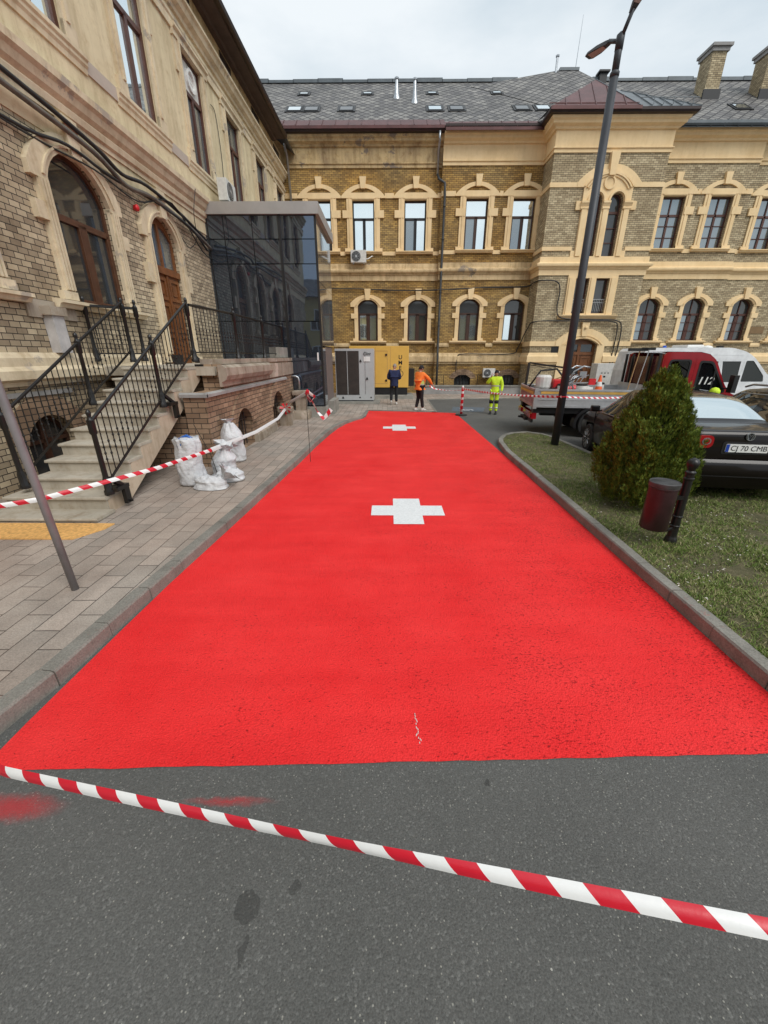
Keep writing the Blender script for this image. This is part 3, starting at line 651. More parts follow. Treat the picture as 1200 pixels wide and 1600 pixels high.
m.build('tower_band',TR_C,RB)
m=MB()   # twin window surround
A=arch(TC-1.48,TC+1.48,9.57,.7,20)
outer=[(TC-1.14,6.6),(TC+1.14,6.6),(TC+1.14,9.39),(TC+1.48,9.39)]+A+[(TC-1.48,9.39),(TC-1.14,9.39)]
m.plate(FT,outer,[holes[0],holes[1]],.06,0)
for off,dd in ((0,.12),(.16,.15),(.30,.11)):
    a=arch(TC-1.16+off*.7,TC+1.16-off*.7,9.42-off*.3,.62-off*.25,20); b=arch(TC-1.10+off*.7,TC+1.10-off*.7,9.40-off*.3,.56-off*.25,20)
    m.plate(FT,a+list(reversed(b)),[],dd,.05)
for s in (-1,1):
    c=TC+s*.49; a=arch(c-.42,c+.42,8.87,.42,14); b=arch(c-.34,c+.34,8.87,.34,14); m.plate(FT,a+list(reversed(b)),[],.12,.05)
for c,hw in ((TC-1.0,.2),(TC,.17),(TC+1.0,.2)):
    m.sweep(FT,c-hw,c+hw,[(.05,8.52),(.13,8.54),(.13,8.6),(.11,8.62),(.16,8.72),(.19,8.76),(.19,8.84),(.05,8.84)]); m.fbox(FT,c-hw*.6,c+hw*.6,6.62,8.53,.05,.11)
for s in (-1,1): m.fbox(FT,*sorted((TC+s*1.1,TC+s*1.42)),8.5,8.84,0,.09)
for s in (-1,1): m.fbox(FT,*sorted((TC+s*1.14,TC+s*1.34)),6.6,6.86,0,.05)
m.plate(FT,[(TC-.12,9.8),(TC+.14,9.8),(TC+.22,10.66),(TC-.18,10.66)],[],.2,0)
rg2=[(TC+.2*math.cos(t*.3927),9.55+.2*math.sin(t*.3927)) for t in range(16)]; rg3=[(TC+.27*math.cos(t*.3927),9.55+.27*math.sin(t*.3927)) for t in range(16)]
m.plate(FT,rg3,[rg2],.12,.05); m.plate(FT,rg2,[],.08,.05); m.build('tower_window_surround',TR_C,RB)
for s in (-1,1):
    u0,u1=sorted((TC+s*.18,TC+s*.8)); o=arched(u0,u1,6.62,8.87,.31)
    glaze(FT,RB,o,(u0,u1),(6.62,9.18),[(u0,u1,8.4,8.5),(u0,u1,7.8,7.84),(u0,u1,7.2,7.24)],WOODR,[(o,GL_DK)],d=-.2)
    u0,u1=sorted((TC+s*.17,TC+s*.85)); o=rect(u0,u1,4.09,5.68)
    w_=glaze(FT,RB,o,(u0,u1),(4.09,5.68),[],WOODR,[(o,GL_DK)],d=-.2)
    k=MB(); 
    for i in range(7): x=u0+.08+i*(u1-u0-.16)/6; k.tube([FT(x,4.2,-.1),FT(x,4.75,-.1)],.009,5)
    k.tube([FT(u0,4.75,-.1),FT(u1,4.75,-.1)],.013,5); k.tube([FT(u0,4.6,-.1),FT(u1,4.6,-.1)],.01,5)
    k.build('window_grille',ALU,RB)
m=MB(); m.plate(FT,rect(TC-1.25,TC+1.25,3.98,5.83),[holes[2],holes[3]],.06,0)
for c,hw in ((TC-1.05,.13),(TC,.1),(TC+1.05,.13)): m.fbox(FT,c-hw,c+hw,4.02,5.7,.05,.1)
m.build('window_surround',TR_C,RB)
m=MB(); m.sweep(FT,TC-1.5,TC+1.5,[(0,3.82),(.1,3.84),(.18,3.93),(.22,3.98),(.22,4.02),(0,4.04)]); m.build('window_sill',TR_C,RB)
m=MB(); outer=[(TC-1.2,.35),(TC-.82,.35)]+list(reversed(arch(TC-.82,TC+.82,2.6,.28,16)))+[(TC+.82,.35),(TC+1.2,.35),(TC+1.2,2.53),(TC+1.41,2.53),(TC+1.41,2.76)]+arch(TC-1.41,TC+1.41,2.76,.62,18)[1:-1]+[(TC-1.41,2.76),(TC-1.41,2.53),(TC-1.2,2.53)]
m.plate(FT,outer,[],.08,0)
for off,dd in ((.1,.13),(.25,.11)):
    a=arch(TC-.82-off,TC+.82+off,2.6,.28+off*.8,16); b=arch(TC-.77-off,TC+.77+off,2.6,.23+off*.8,16); m.plate(FT,a+list(reversed(b)),[],dd,.05)
m.plate(FT,[(TC-.13,3.0),(TC+.13,3.0),(TC+.2,3.75),(TC-.2,3.75)],[],.17,0); m.lathe([(.02,-.17),(.06,-.2),(.075,-.23),(.04,-.26)],FT(TC,3.42,0),10,'y'); m.build('door_surround',TR_C,RB)
m=MB(); o=arched(TC-.82,TC+.82,.3,2.6,.28); m.plate(FT,o,[rect(TC-.7,TC-.08,2.25,2.62),rect(TC+.08,TC+.7,2.25,2.62)],-.2,-.28)
for s in (-1,1):
    for z0,z1 in ((1.2,2.0),(.45,1.05)): 
        u0,u1=sorted((TC+s*.14,TC+s*.66)); m.plate(FT,rect(u0,u1,z0,z1),[rect(u0+.07,u1-.07,z0+.07,z1-.07)],-.17,-.2)
m.fbox(FT,TC-.82,TC+.82,2.1,2.2,-.2,-.15); m.fbox(FT,TC-.04,TC+.04,.3,2.1,-.2,-.15)
dr=m.build('entrance_door',WOODD,RB); k=MB(); k.add([FT(TC-.72,2.2,-.24),FT(TC+.72,2.2,-.24),FT(TC+.72,2.66,-.24),FT(TC-.72,2.66,-.24)],[(0,1,2,3)]); k.build('pane',GL_DK,dr)
m=MB(); m.fbox(FT,8.75,9.2,2.12,2.5,0,.03); m.build('wall_plaque',BLACK,RB)
m=MB(); m.fbox(FD,18.65+1.2,18.65+2.2,3.2,3.55,0,.03); m.build('brass_plaque',simple('brass',(.20,.12,.05),.5),RB)
# roof: front slope, tower hip, cross wing hip
def zr(y): return 12.02+(y-23.7)*.727
m=MB(); RY=30.0; zR=zr(RY)
def slope(x0,x1,y0): m.add([(x0,y0,zr(y0)-.0),(x1,y0,zr(y0)),(x1,RY,zR),(x0,RY,zR),(x0,RY,zR-.25),(x1,RY,zR-.25),(x1,y0,zr(y0)-.12),(x0,y0,zr(y0)-.12)],[(0,1,2,3),(0,3,4,7),(1,6,5,2),(0,7,6,1),(7,4,5,6)])
slope(-14,34,23.72); m.add([(-14,RY,zR),(34,RY,zR),(34,36.5,zr(23.7)),(-14,36.5,zr(23.7))],[(0,1,2,3)])
# hip of the crossing roof rising above the ridge
hz=17.15; m.add([(4.6,29.2,zr(29.2)+.02),(9.75,30.1,hz),(10.75,30.1,hz),(12.4,28.6,zr(28.6)+.02),(8.6,25.6,zr(25.6)+.02)],[(0,4,1),(1,4,2),(4,3,2)])
m.add([(4.6,29.2,zr(29.2)+.02),(9.75,30.1,hz),(4.6,31,zR-.3)],[(0,1,2)]); m.add([(12.4,28.6,zr(28.6)+.02),(10.75,30.1,hz),(13,31,zR-.3)],[(0,1,2)])
rf=m.build('roof',SLATE,RB)
m=MB(); x=-14
while x<34: m.box((x,RY-.12,zR-.02),(x+1.45,RY+.12,zR+.10+.03*((int(x*7)%3)))); x+=1.42
m.box((9.7,30.0,hz-.05),(10.8,30.3,hz+.08)); m.build('ridge_cap',GREYMET,rf)
m=MB()  # maroon eave strip with standing seams (left) and grey one (right)
for x0,x1,y0 in ((-5.2,2.65,23.68),(2.65,7.3,23.42)): 
    m.add([(x0,y0,zr(y0)+.05),(x1,y0,zr(y0)+.05),(x1,y0+.62,zr(y0+.62)+.06),(x0,y0+.62,zr(y0+.62)+.06)],[(0,1,2,3)]); m.box((x0,y0-.02,zr(y0)-.06),(x1,y0+.02,zr(y0)+.055))
    x=x0+.2
    while x<x1: m.tube([(x,y0,zr(y0)+.07),(x,y0+.62,zr(y0+.62)+.08)],.018,4); x+=.62
m.build('eave_strip',MAROON,rf)
m=MB()
for x0,x1,y0 in ((13.3,34,23.3),):
    m.add([(x0,y0,zr(y0)+.05),(x1,y0,zr(y0)+.05),(x1,y0+.8,zr(y0+.8)+.06),(x0,y0+.8,zr(y0+.8)+.06)],[(0,1,2,3)])
    x=x0+.2
    while x<x1: m.tube([(x,y0,zr(y0)+.07),(x,y0+.8,zr(y0+.8)+.08)],.02,4); m.tube([(x+.2,y0+.3,zr(y0+.3)+.02),(x+.2,y0+.3,zr(y0+.3)+.2)],.015,4); x+=.62
    m.tube([(x0,y0+.3,zr(y0+.3)+.2),(x1,y0+.3,zr(y0+.3)+.2)],.014,4)
m.build('eave_strip',GREYMET,rf)
# tower roofs
e0=(TX0-.6,22.2,12.03); ap=(9.93,25.2,14.35); rt=(10.9,22.2,12.03); ap2=(11.1,25.0,13.85); e1=(TX1+.6,22.2,12.03)
m=MB(); m.add([e0,rt,ap,(TX0-.6,24.0,zr(24.0)+.05)],[(0,1,2),(0,2,3)]); m.add([rt,(rt[0]+.02,24.6,zr(24.9)),ap],[(0,1,2)]); m.box((e0[0],22.16,11.93),(rt[0],22.24,12.05))
for i in range(1,6):
    t=i/6; b=Vector(e0).lerp(Vector(rt),t); tt=min(t/.5,1) if t<.5 else (1-t)/.45; q=Vector(e0).lerp(Vector(ap),t/.56) if t<.56 else Vector(rt).lerp(Vector(ap),(1-t)/.44)
    m.tube([b+Vector((0,0,.02)),q+Vector((0,0,.02))],.02,4)
m.tube([Vector(e0)+Vector((0,.3,.25)),Vector(rt)+Vector((0,.3,.25))],.02,4)
m.build('tower_roof_left',MAROON,rf)
m=MB(); m.add([rt,e1,ap2,ap],[(0,1,2),(0,2,3)]); m.add([e1,(TX1+.6,24,zr(24)+.1),(13.2,25.2,zr(25.2)+.05),ap2],[(0,1,2,3)])
for i in range(1,6):
    t=i/6; b=Vector(rt).lerp(Vector(e1),t); q=Vector(ap2).lerp(Vector(e1),t); m.tube([b+Vector((0,0,.03)),q+Vector((0,0,.03))],.02,4); m.tube([b+Vector((.2,.3,.15)),b+Vector((.2,.3,.45))],.014,4)
m.tube([Vector(rt)+Vector((0,.3,.42)),Vector(e1)+Vector((0,.3,.42))],.016,4); m.tube([rt,ap],.03,4); m.tube([ap2,e1],.03,4)
m.build('tower_roof_right',GREYMET,rf)
def skylight(x,y,w_,h_,glass,parent=rf):
    F=wframe((x,y,zr(y)),(1,0,0),(0,-.588,.809)); F2=lambda a,b,d:(x+a,y+b*.809-d*.588,zr(y)+b*.588+d*.809)
    m=MB(); m.plate(F2,rect(-w_/2,w_/2,0,h_),[rect(-w_/2+.05,w_/2-.05,.05,h_-.05)],.06,0); m.plate(F2,rect(-w_/2-.09,w_/2+.09,-.12,h_+.1),[rect(-w_/2,w_/2,0,h_)],.04,0)
    f=m.build('skylight',BLACK,RB); k=MB(); k.add([F2(-w_/2+.03,.03,.05),F2(w_/2-.03,.03,.05),F2(w_/2-.03,h_-.03,.05),F2(-w_/2+.03,h_-.03,.05)],[(0,1,2,3)]); k.build('pane',glass,f)
for x,g_ in ((-4.75,GL_SKY),(-3.9,GL_DK),(-2.13,GL_DK),(2.33,GL_SKY),(3.42,GL_DK),(6.7,GL_DK),(7.75,GL_SKY),(17.6,GL_SKY)): skylight(x,25.6,.72,.75,g_)
for x in (-4.6,-1.15,2.35,5.85): skylight(x,28.0,.5,.42,GL_SKY)
def flue(x,y,h_):
    z=zr(y); m=MB(); m.lathe([(.22,z-.15),(.13,z+.1),(.09,z+.45),(.07,z+h_)],(x,y,0),12); m.lathe([(.11,z+h_),(.12,z+h_+.06),(.02,z+h_+.12)],(x,y,0),12); m.build('roof_flue',ZINC,RB)
flue(.42,27.6,.72); flue(1.35,26.9,.85)
m=MB(); m.tube([(9.45,29.9,16.2),(9.45,29.9,17.6)],.06,8); m.lathe([(.1,17.6),(.11,17.66),(.02,17.7)],(9.45,29.9,0),8); m.build('roof_flue',ZINC,RB)
m=MB(); m.tube([(10.6,30.1,17.1),(10.65,30.1,19.4)],.022,5,r2=.008); m.build('lightning_rod',ZINC,RB)
def chimney(x,y,sx,ztop):
    z=zr(y); m=MB(); m.box((x-sx,y-.45,z-.6),(x+sx,y+.45,ztop)); c=m.build('chimney',BR_B,RB)
    k=MB(); k.box((x-sx-.14,y-.6,ztop),(x+sx+.14,y+.6,ztop+.12)); k.box((x-sx-.07,y-.52,ztop-.16),(x+sx+.07,y+.52,ztop-.003)); k.build('chimney_cap',GREYST,c)
    k=MB(); k.box((x-sx-.08,y-.53,z-.5),(x+sx+.08,y-.452,z+.02)); k.build('flashing',BLACK,c)
chimney(16.75,27.6,.36,16.5); chimney(19.65,27.6,.36,16.5)
m=MB(); m.box((11.9,29.7,16.3),(12.3,30,16.85)); m.box((11.8,29.6,16.85),(12.4,30.1,16.93)); m.build('vent_hood',BLACK,RB)
# downpipes
m=MB(); m.tube([(2.42,23.7,11.85),(2.42,23.72,11.5),(2.42,24.1,11.3),(2.42,24.12,10.35)],.055,10); d1=m.build('downpipe',ZINC,RB,smooth=True)
m=MB(); m.tube([(2.42,24.12,10.36),(2.5,24.05,10.15),(2.78,23.92,9.95),(2.80,23.9,9.5),(2.80,23.88,2.3),(2.80,23.7,2.0),(2.80,23.7,.2)],.06,10)
for z in (9,7.6,5.2,3.6,1.4): m.lathe([(.075,z-.03),(.075,z+.03)],(2.80,23.88,0),10)
m.build('downpipe',DARKPIPE,RB,smooth=True)
m=MB(); m.tube([(-4.95,23.7,11.85),(-4.95,23.75,11.4),(-4.95,24.1,11.1),(-4.9,24.15,9.3)],.055,10); m.build('downpipe',ZINC,RB,smooth=True)
m=MB(); m.tube([(-4.9,24.15,9.32),(-5.05,24.1,9.1),(-5.12,24.1,8.9),(-5.12,24.1,3)],.06,10); m.build('downpipe',DARKPIPE,RB,smooth=True)
# ------------------------------------------------------------------ left building
KX=.0165
def lx(y): return -5.6+KX*(y-5)
FL=wframe((lx(0),0,0),(KX,1,0),(1,-KX,0))
LB=thing('tall_corner_house','tall plastered and brick building along the left pavement with brown eaves','building',(-6,10,0))
UPC=[-.35,2.6,5.55,8.5,11.4,14.35,17.25,20.2,23.15]
lowW=[2.6,5.5,8.52]; DC=11.25
lh=[arched(c-.74,c+.74,2.95,4.72,.52) for c in lowW]+[arched(DC-.62,DC+.62,1.86,4.62,.5)]+[arched(6.0,7.0,.13,.75,.4)]
m=MB(); m.plate(FL,rect(-3,24.3,-.05,5.4),lh,0,-.4); m.build('wall',BR_L,LB)
m=MB(); m.plate(FL,rect(-3,24.3,5.4,11.2),[rect(c-.62,c+.62,7.06,9.5) for c in UPC],.02,-.38); m.build('upper_wall',PL_L,LB)
m=MB(); m.sweep(FL,-3,24.2,[(0,5.72),(.05,5.72),(.05,5.80),(.10,5.83),(.12,5.92),(.09,5.96),(.16,6.02),(.20,6.12),(.26,6.17),(.27,6.27),(.24,6.29),(.05,6.36),(0,6.36)]); m.build('string_course',TR_L,LB)
m=MB(); m.sweep(FL,-3,10.05,[(0,1.62),(.06,1.62),(.06,1.68),(.16,1.72),(.16,1.84),(.09,1.90),(.09,2.02),(.04,2.1),(0,2.1)]); m.build('plinth_moulding',TR_L,LB)
m=MB(); m.sweep(FL,-3,7.1,[(0,1.46),(.05,1.46),(.05,1.53),(0,1.53)]); m.build('cement_band',GREYST,LB)
m=MB(); m.sweep(FL,-3,24.2,[(0,9.62),(.07,9.62),(.07,9.80),(.10,9.84),(.10,9.90),(0,9.90)]); m.sweep(FL,-3,24.2,[(0,10.05),(.08,10.08),(.10,10.16),(.20,10.22),(.24,10.32),(.30,10.36),(.30,10.43),(0,10.46)]); m.build('cornice',TR_L,LB)
m=MB(); m.sweep(FL,-3,24.2,[(0,10.46),(.05,10.46),(.05,11.06),(0,11.06)]); m.build('frieze',FR_D,LB)
for c in UPC: m=MB(); m.fbox(FL,c-.45,c+.45,10.6,11.0,.045,.07); m.build('attic_opening',GUT,LB)
m=MB(); m.sweep(FL,-3,22.6,[(0,11.06),(.2,11.06),(.24,11.12),(.66,11.14),(.66,11.2),(0,11.24)]); m.build('soffit',simple('soffit_wood',(.07,.045,.04),.7,var=.25,vs=4),LB)
m=MB(); m.sweep(FL,-3,22.5,[(.56,11.19),(.60,11.13),(.68,11.10),(.75,11.13),(.78,11.22),(.76,11.24),(.56,11.24)]); m.build('gutter',GUT,LB)
m=MB(); m.add([FL(-3,11.2,.7),FL(24.3,11.2,.7),FL(24.3,14.6,-5),FL(-3,14.6,-5),FL(-3,11.2,-11),FL(24.3,11.2,-11)],[(0,1,2,3),(3,2,5,4)]); m.build('roof',SLATE,LB)
m=MB(); m.plate(wframe((0,-3+.01,0),(1,0,0),(0,-1,0)),[(-17,-.05),(lx(-3)-.02,-.05),(lx(-3)-.02,11.2),(-11,14.4),(-17,11.2)],[],0,-.3); m.build('end_wall',PL_L,LB)
for i,c in enumerate(UPC):
    m=MB()
    for s in (-1,1):
        g_=lambda a,b:(c+s*a,c+s*b) if s>0 else (c-b,c-a)
        a,b=g_(.6,.82); m.fbox(FL,a,b,7.1,9.6,.02,.07); a,b=g_(.66,.74); m.fbox(FL,a,b,7.3,9.5,.07,.11)
        a,b=g_(.7,.92); m.fbox(FL,a,b,8.85,9.6,.02,.065); a,b=g_(.6,.9); m.fbox(FL,a,b,7.07,7.3,.02,.085)
    m.sweep(FL,c-.95,c+.95,[(.02,9.5),(.1,9.5),(.1,9.62),(.16,9.66),(.16,9.72),(.02,9.75)])
    m.build('window_surround',TR_L,LB)
    m=MB(); m.sweep(FL,c-1.02,c+1.02,[(.02,6.78),(.05,6.78),(.06,6.86),(.09,6.9),(.09,6.95),(.12,6.98),(.12,7.04),(.02,7.06)]); m.build('window_sill',TR_L,LB)
    if i<len(UPC)-1:
        m=MB(); m.fbox(FL,c+1.03,c+1.92,6.82,7.04,.02,.05); m.build('sill_panel',simple('pink_plaster',(.47,.40,.34),.9,var=.08) if i==0 else MATS['pink_plaster'],LB)
    m=MB()
    tz=8.7; bars=[(c-.62,c+.62,tz-.05,tz+.05),(c-.05,c+.05,7.06,tz),(c+.52,c+.57,7.06,tz),(c-.57,c-.52,7.06,tz)]
    gt=GL_SKY if i<5 else GL_MID; 
    if i==5: gt=GL_MID
    w_=glaze(FL,LB,rect(c-.62,c+.62,7.06,9.5),(c-.62,c+.62),(7.06,9.5),bars,WOODR,[(rect(c-.62,c+.62,tz,9.5),WHITED if i==5 else gt),(rect(c-.62,c,7.06,tz),gt),(rect(c,c+.62,7.06,tz),gt)],d=-.03)
    if i==5:
        k=MB(); p=FL(c+.1,9.1,-.12); F3=FL
        rg_=[(c+.12+.26*math.cos(t*.3927),9.12+.26*math.sin(t*.3927)) for t in range(16)]; ri=[(c+.12+.19*math.cos(t*.3927),9.12+.19*math.sin(t*.3927)) for t in range(16)]
        k.plate(FL,rg_,[ri],-.02,-.18); k.plate(FL,ri,[],-.10,-.18,mi=1); 
        for q in (-.1,0,.1): k.fbox(FL,c+.12-.18,c+.12+.18,9.12+q-.015,9.12+q+.015,-.1,-.07,mi=0)
        k.build('fan_vent',[WHITE,BLACK],w_)
# ground floor windows, door
for c in lowW:
    low_surround(FL,LB,c,2.95,4.72,.52,1.48,TR_L,jw=.22,d=.07,ox=.13)
    for s in (-1,1):
        for q in (.05,.115,.18): m=MB(); a,b=sorted((c+s*(.74+q-.02),c+s*(.74+q+.02))); m.fbox(FL,a,b,3.1,4.66,.07,.115); m.build('pilaster_flute',TR_L,LB)
    low_window(FL,LB,c,2.95,4.72,.52,1.48,WOODW,GL_DK,GL_DK,GL_DK,tz=4.25,d=-.05)
low_surround(FL,LB,DC,1.9,4.62,.5,1.24,TR_L,jw=.22,d=.07,sill=False,ox=.13)
for s in (-1,1):
    for q in (.06,.14): m=MB(); a,b=sorted((DC+s*(.62+q-.02),DC+s*(.62+q+.03))); m.fbox(FL,a,b,2.1,4.56,.07,.115); m.build('pilaster_flute',TR_L,LB)
m=MB(); z0=1.86; m.plate(FL,arched(DC-.62,DC+.62,z0,4.62,.5),[[(DC-.54,4.1),(DC-.04,4.1),(DC-.04,4.98),(DC-.3,4.92),(DC-.54,4.72)],[(DC+.04,4.1),(DC+.54,4.1),(DC+.54,4.72),(DC+.3,4.92),(DC+.04,4.98)]],-.08,-.16)
for s in (-1,1):
    for a,b in ((3.35,3.85),(2.62,3.28),(2.0,2.55)):
        u0,u1=sorted((DC+s*.08,DC+s*.54)); m.plate(FL,rect(u0,u1,a,b),[rect(u0+.07,u1-.07,a+.07,b-.07)],-.045,-.08); m.fbox(FL,u0+.13,u1-.13,a+.13,b-.13,-.08,-.06)
m.fbox(FL,DC-.62,DC+.62,3.92,4.06,-.08,-.01); m.fbox(FL,DC-.035,DC+.035,1.86,3.92,-.08,-.035)
dr=m.build('door',WOODD,LB); k=MB(); k.add([FL(DC-.56,4.08,-.12),FL(DC+.56,4.08,-.12),FL(DC+.56,4.8,-.12),FL(DC+.2,5.0,-.12),FL(DC-.2,5.0,-.12),FL(DC-.56,4.8,-.12)],[tuple(range(6))]); k.build('pane',GL_MID,dr)
m=MB(); A=arch(5.65,7.35,.85,.62,14); B=arch(6.0,7.0,.75,.4,14); m.plate(FL,A+list(reversed(B)),[],.02,0); m.build('basement_arch',BR_T,LB)
o=arched(6.0,7.0,.13,.75,.4); glaze(FL,LB,o,(6.0,7.0),(.13,1.15),[(6.45,6.55,.13,1.15),(6.0,7.0,.7,.76)],WOODF,[(o,GL_DK)],name='basement_window')
# pilaster stub with cap, under the cables
m=MB(); m.fbox(FL,6.98,7.22,2.1,2.66,.0,.16); m.build('pedestal',simple('white_marble',(.50,.48,.47),.6,var=.2,vs=5),LB); m=MB(); m.fbox(FL,6.93,7.27,2.66,2.79,.0,.2); m.build('pedestal_cap',OLDSTONE,LB)
m=MB(); m.fbox(FL,6.7,7.7,2.62,2.88,0,.03); m.build('plaster_patch',OLDSTONE,LB)
# ------------------------------------------------------------------ glazed annex
GA=thing('glass_annex','dark glazed lift annex with flat metal fascia standing against the corner house','annex',(-3.7,16,0))
FG=wframe((0,14.3,0),(1,0,0),(0,-1,0)); FS=wframe((-2.15,14.3,0),(0,1,0),(1,0,0))
XS=[-5.46,-4.9,-4.05,-3.22,-2.19]; ZS=[.45,3.08,4.66,5.3,5.9]
rr=random.Random(4)
for i in range(4):
    for j in range(4):
        if j==0 and i<3: z0=1.9
        else: z0=ZS[j]
        t=rr.uniform(-.006,.006); t2=rr.uniform(-.004,.004)
        m=MB(); a,b=XS[i]+.012,XS[i+1]-.012; c,d_=z0+.012,ZS[j+1]-.012
        m.add([FG(a,c,t),FG(b,c,-t),FG(b,d_,-t+t2),FG(a,d_,t+t2)],[(0,1,2,3)]); m.add([FG(a,c,t-.02),FG(b,c,-t-.02),FG(b,d_,-t+t2-.02),FG(a,d_,t+t2-.02)],[(0,1,2,3)]); m.build('glass_pane',GL_BOX,GA)
for a,b,z0,z1 in ((14.36,15.0,.45,2.3),(14.36,15.4,2.36,4.2),(15.42,16.4,2.36,4.2),(16.42,17.36,2.36,4.2),(14.36,15.4,4.22,5.9),(15.42,16.4,4.22,5.9),(16.42,17.36,4.22,5.9)):
    m=MB(); m.add([FS(a-14.3,z0,0),FS(b-14.3,z0,0),FS(b-14.3,z1,0),FS(a-14.3,z1,0)],[(0,1,2,3)]); m.build('glass_pane',GL_MID,GA)
m=MB(); 
for x in XS[1:-1]: m.fbox(FG,x-.012,x+.012,1.9 if x<-3.3 else .45,5.9,-.06,-.025)
m.fbox(FG,-3.27,-3.19,.45,5.9,-.02,.03); m.fbox(FG,-2.2,-2.14,.45,5.9,-.06,.012); m.fbox(FG,-5.40,-5.36,1.9,5.9,-.06,.012)
m.build('mullion',BLACK,GA)
m=MB(); m.box((-5.3,14.42,.4),(-2.3,17.3,5.85)); m.build('inner_core',simple('dark_interior',(.02,.023,.028),.6),GA)
m=MB(); m.box((-2.36,15.02,.5),(-2.18,16.9,2.33)); m.build('side_panel',simple('brown_panel',(.16,.13,.12),.55,var=.12),GA)
m=MB(); m.box((-2.32,15.3,0),(-1.98,16.75,.5)); m.box((-3.3,14.22,0),(-2.12,14.9,.42)); m.build('concrete_foot',CONC,GA)
m=MB(); m.box((-5.46,14.2,5.9),(-2.04,17.5,6.2)); m.build('fascia',FASC,GA)
m=MB(); m.box((-5.2,14.35,6.2),(-2.2,17.4,6.24)); m.build('flat_roof',GREYMET,GA)
m=MB(); m.fbox(FG,-2.33,-2.28,1.9,2.15,.0,.012); m.build('door_sticker',WHITE,GA)
GA.location.y-=.4
# ------------------------------------------------------------------ terrace
TE=thing('brick_terrace','weathered brick terrace with two arched cellar openings in front of the glass annex','terrace',(-4,10.5,0))
FX=wframe((-3.2,0,0),(0,1,0),(1,0,0))
h1=arched(8.35,9.35,.13,.6,.38); h2=arched(11.2,12.3,.3,.75,.35)
m=MB(); m.plate(FX,[(7.1,0),(14.2,0),(14.2,1.9),(8.0,1.9),(8.0,1.42),(7.1,1.42)],[h1,h2],0,-.4); m.build('brick_wall',BR_T,TE)
m=MB(); m.box((-5.48,7.12,0),(-3.62,14.18,1.02)); m.box((-5.48,8.2,1.02),(-3.62,14.18,1.68)); m.build('rear_wall',BR_T,TE)
m=MB(); m.box((-5.48,7.9,1.70),(-3.3,14.19,1.86)); m.build('terrace_floor',STONE,TE)
m=MB(); m.box((-3.6,8.0,1.9),(-3.17,14.2,1.99)); m.build('wall_slab',OLDSTONE,TE)
m=MB(); m.box((-3.62,12.9,2.0),(-3.3,14.2,2.3)); m.build('end_kerb',CONC,TE)
m=MB(); m.sweep(FX,7.8,11.0,[(0,1.5),(.04,1.5),(.05,1.58),(.13,1.62),(.17,1.70),(.16,1.84),(.08,1.89),(0,1.89)]); m.build('stone_coping',OLDSTONE,TE)
m=MB(); m.sweep(FX,7.06,12.9,[(0,1.36),(.05,1.37),(.05,1.42),(0,1.45)]); m.sweep(wframe((0,7.1,0),(1,0,0),(0,-1,0)),-3.64,-3.15,[(0,1.36),(.05,1.37),(.05,1.42),(0,1.45)]); m.build('cement_ledge',GREYST,TE)
m=MB()
for a,b in ((11.05,12.4),(12.45,13.3),(13.35,14.15)): m.fbox(FX,a,b,1.5,1.86,0,.035)
m.build('stone_block',OLDSTONE,TE)
m=MB(); m.sweep(FX,9.4,11.1,[(0,0),(.12,0),(.10,.3),(.03,.36),(0,.36)]); m.build('rubble_footing',OLDSTONE,TE); m=MB(); m.sweep(FX,12.35,14.1,[(0,0),(.14,0),(.10,.32),(0,.38)]); m.build('rubble_footing',OLDSTONE,TE)
for (u0,u1,zs,r_) in ((8.35,9.35,.6,.38),(11.2,12.3,.75,.35)):
    m=MB(); A=arch(u0-.3,u1+.3,zs,r_+.28,14); B=arch(u0,u1,zs,r_,14); m.plate(FX,A+list(reversed(B)),[],.03,0)
    # voussoirs
    m.build('brick_arch',BR_T,TE)
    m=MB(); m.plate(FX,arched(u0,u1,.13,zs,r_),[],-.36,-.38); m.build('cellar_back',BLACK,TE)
    g_=thing('g','x','x'); bpy.data.objects.remove(g_)
    for i in range(1,6):
        x=u0+i*(u1-u0)/6; m=MB(); m.tube([FX(x,.13,-.12),FX(x,zs+r_*.7,-.12)],.014,5); m.build('grille_bar',IRONR,TE)
    m=MB(); m.tube([FX(u0,.72,-.1),FX(u1,.72,-.1)],.014,5); m.build('grille_crossbar',IRONR,TE)
m=MB(); m.tube([(-3.5,13.72,1.42),(-3.05,13.72,1.42),(-2.98,13.72,1.38),(-2.96,13.72,1.3),(-2.96,13.72,1.0)],.035,8); m.build('drain_pipe',ZINC,TE,smooth=True)
rr=random.Random(9)
def rough_block(x0,x1,y0,y1,z0,z1,j=.02,seed=1,cuts=3):
    bm=bmesh.new(); bmesh.ops.create_cube(bm,size=1); bmesh.ops.subdivide_edges(bm,edges=bm.edges,cuts=cuts,use_grid_fill=True)
    r0=random.Random(seed)
    mb=MB(); vs=[]
    for v in bm.verts:
        p=Vector(v.co); q=Vector((x0+(p.x+.5)*(x1-x0),y0+(p.y+.5)*(y1-y0),z0+(p.z+.5)*(z1-z0)))
        k=1-.06*((abs(p.x)>.45)+(abs(p.y)>.45)+(abs(p.z)>.45)-1); c=Vector(((x0+x1)/2,(y0+y1)/2,(z0+z1)/2)); q=c+(q-c)*max(.85,k)
        vs.append(q+Vector((r0.uniform(-j,j),r0.uniform(-j,j),r0.uniform(-j,j)*.6)))
    fs=[tuple(v.index for v in f.verts) for f in bm.faces]; bm.free(); mb.add(vs,fs); return mb
P1=thing('stone_post','broken stone post with a red tape knot standing nearest by the terrace arch','stone post',(-3.02,11.9,.1))
rough_block(-3.2,-2.86,11.75,12.05,.08,.52,.012,1).build('post_shaft',OLDSTONE,P1,autos=True); rough_block(-3.24,-2.82,11.7,12.1,.50,.66,.012,2).build('post_cap',OLDSTONE,P1,autos=True)
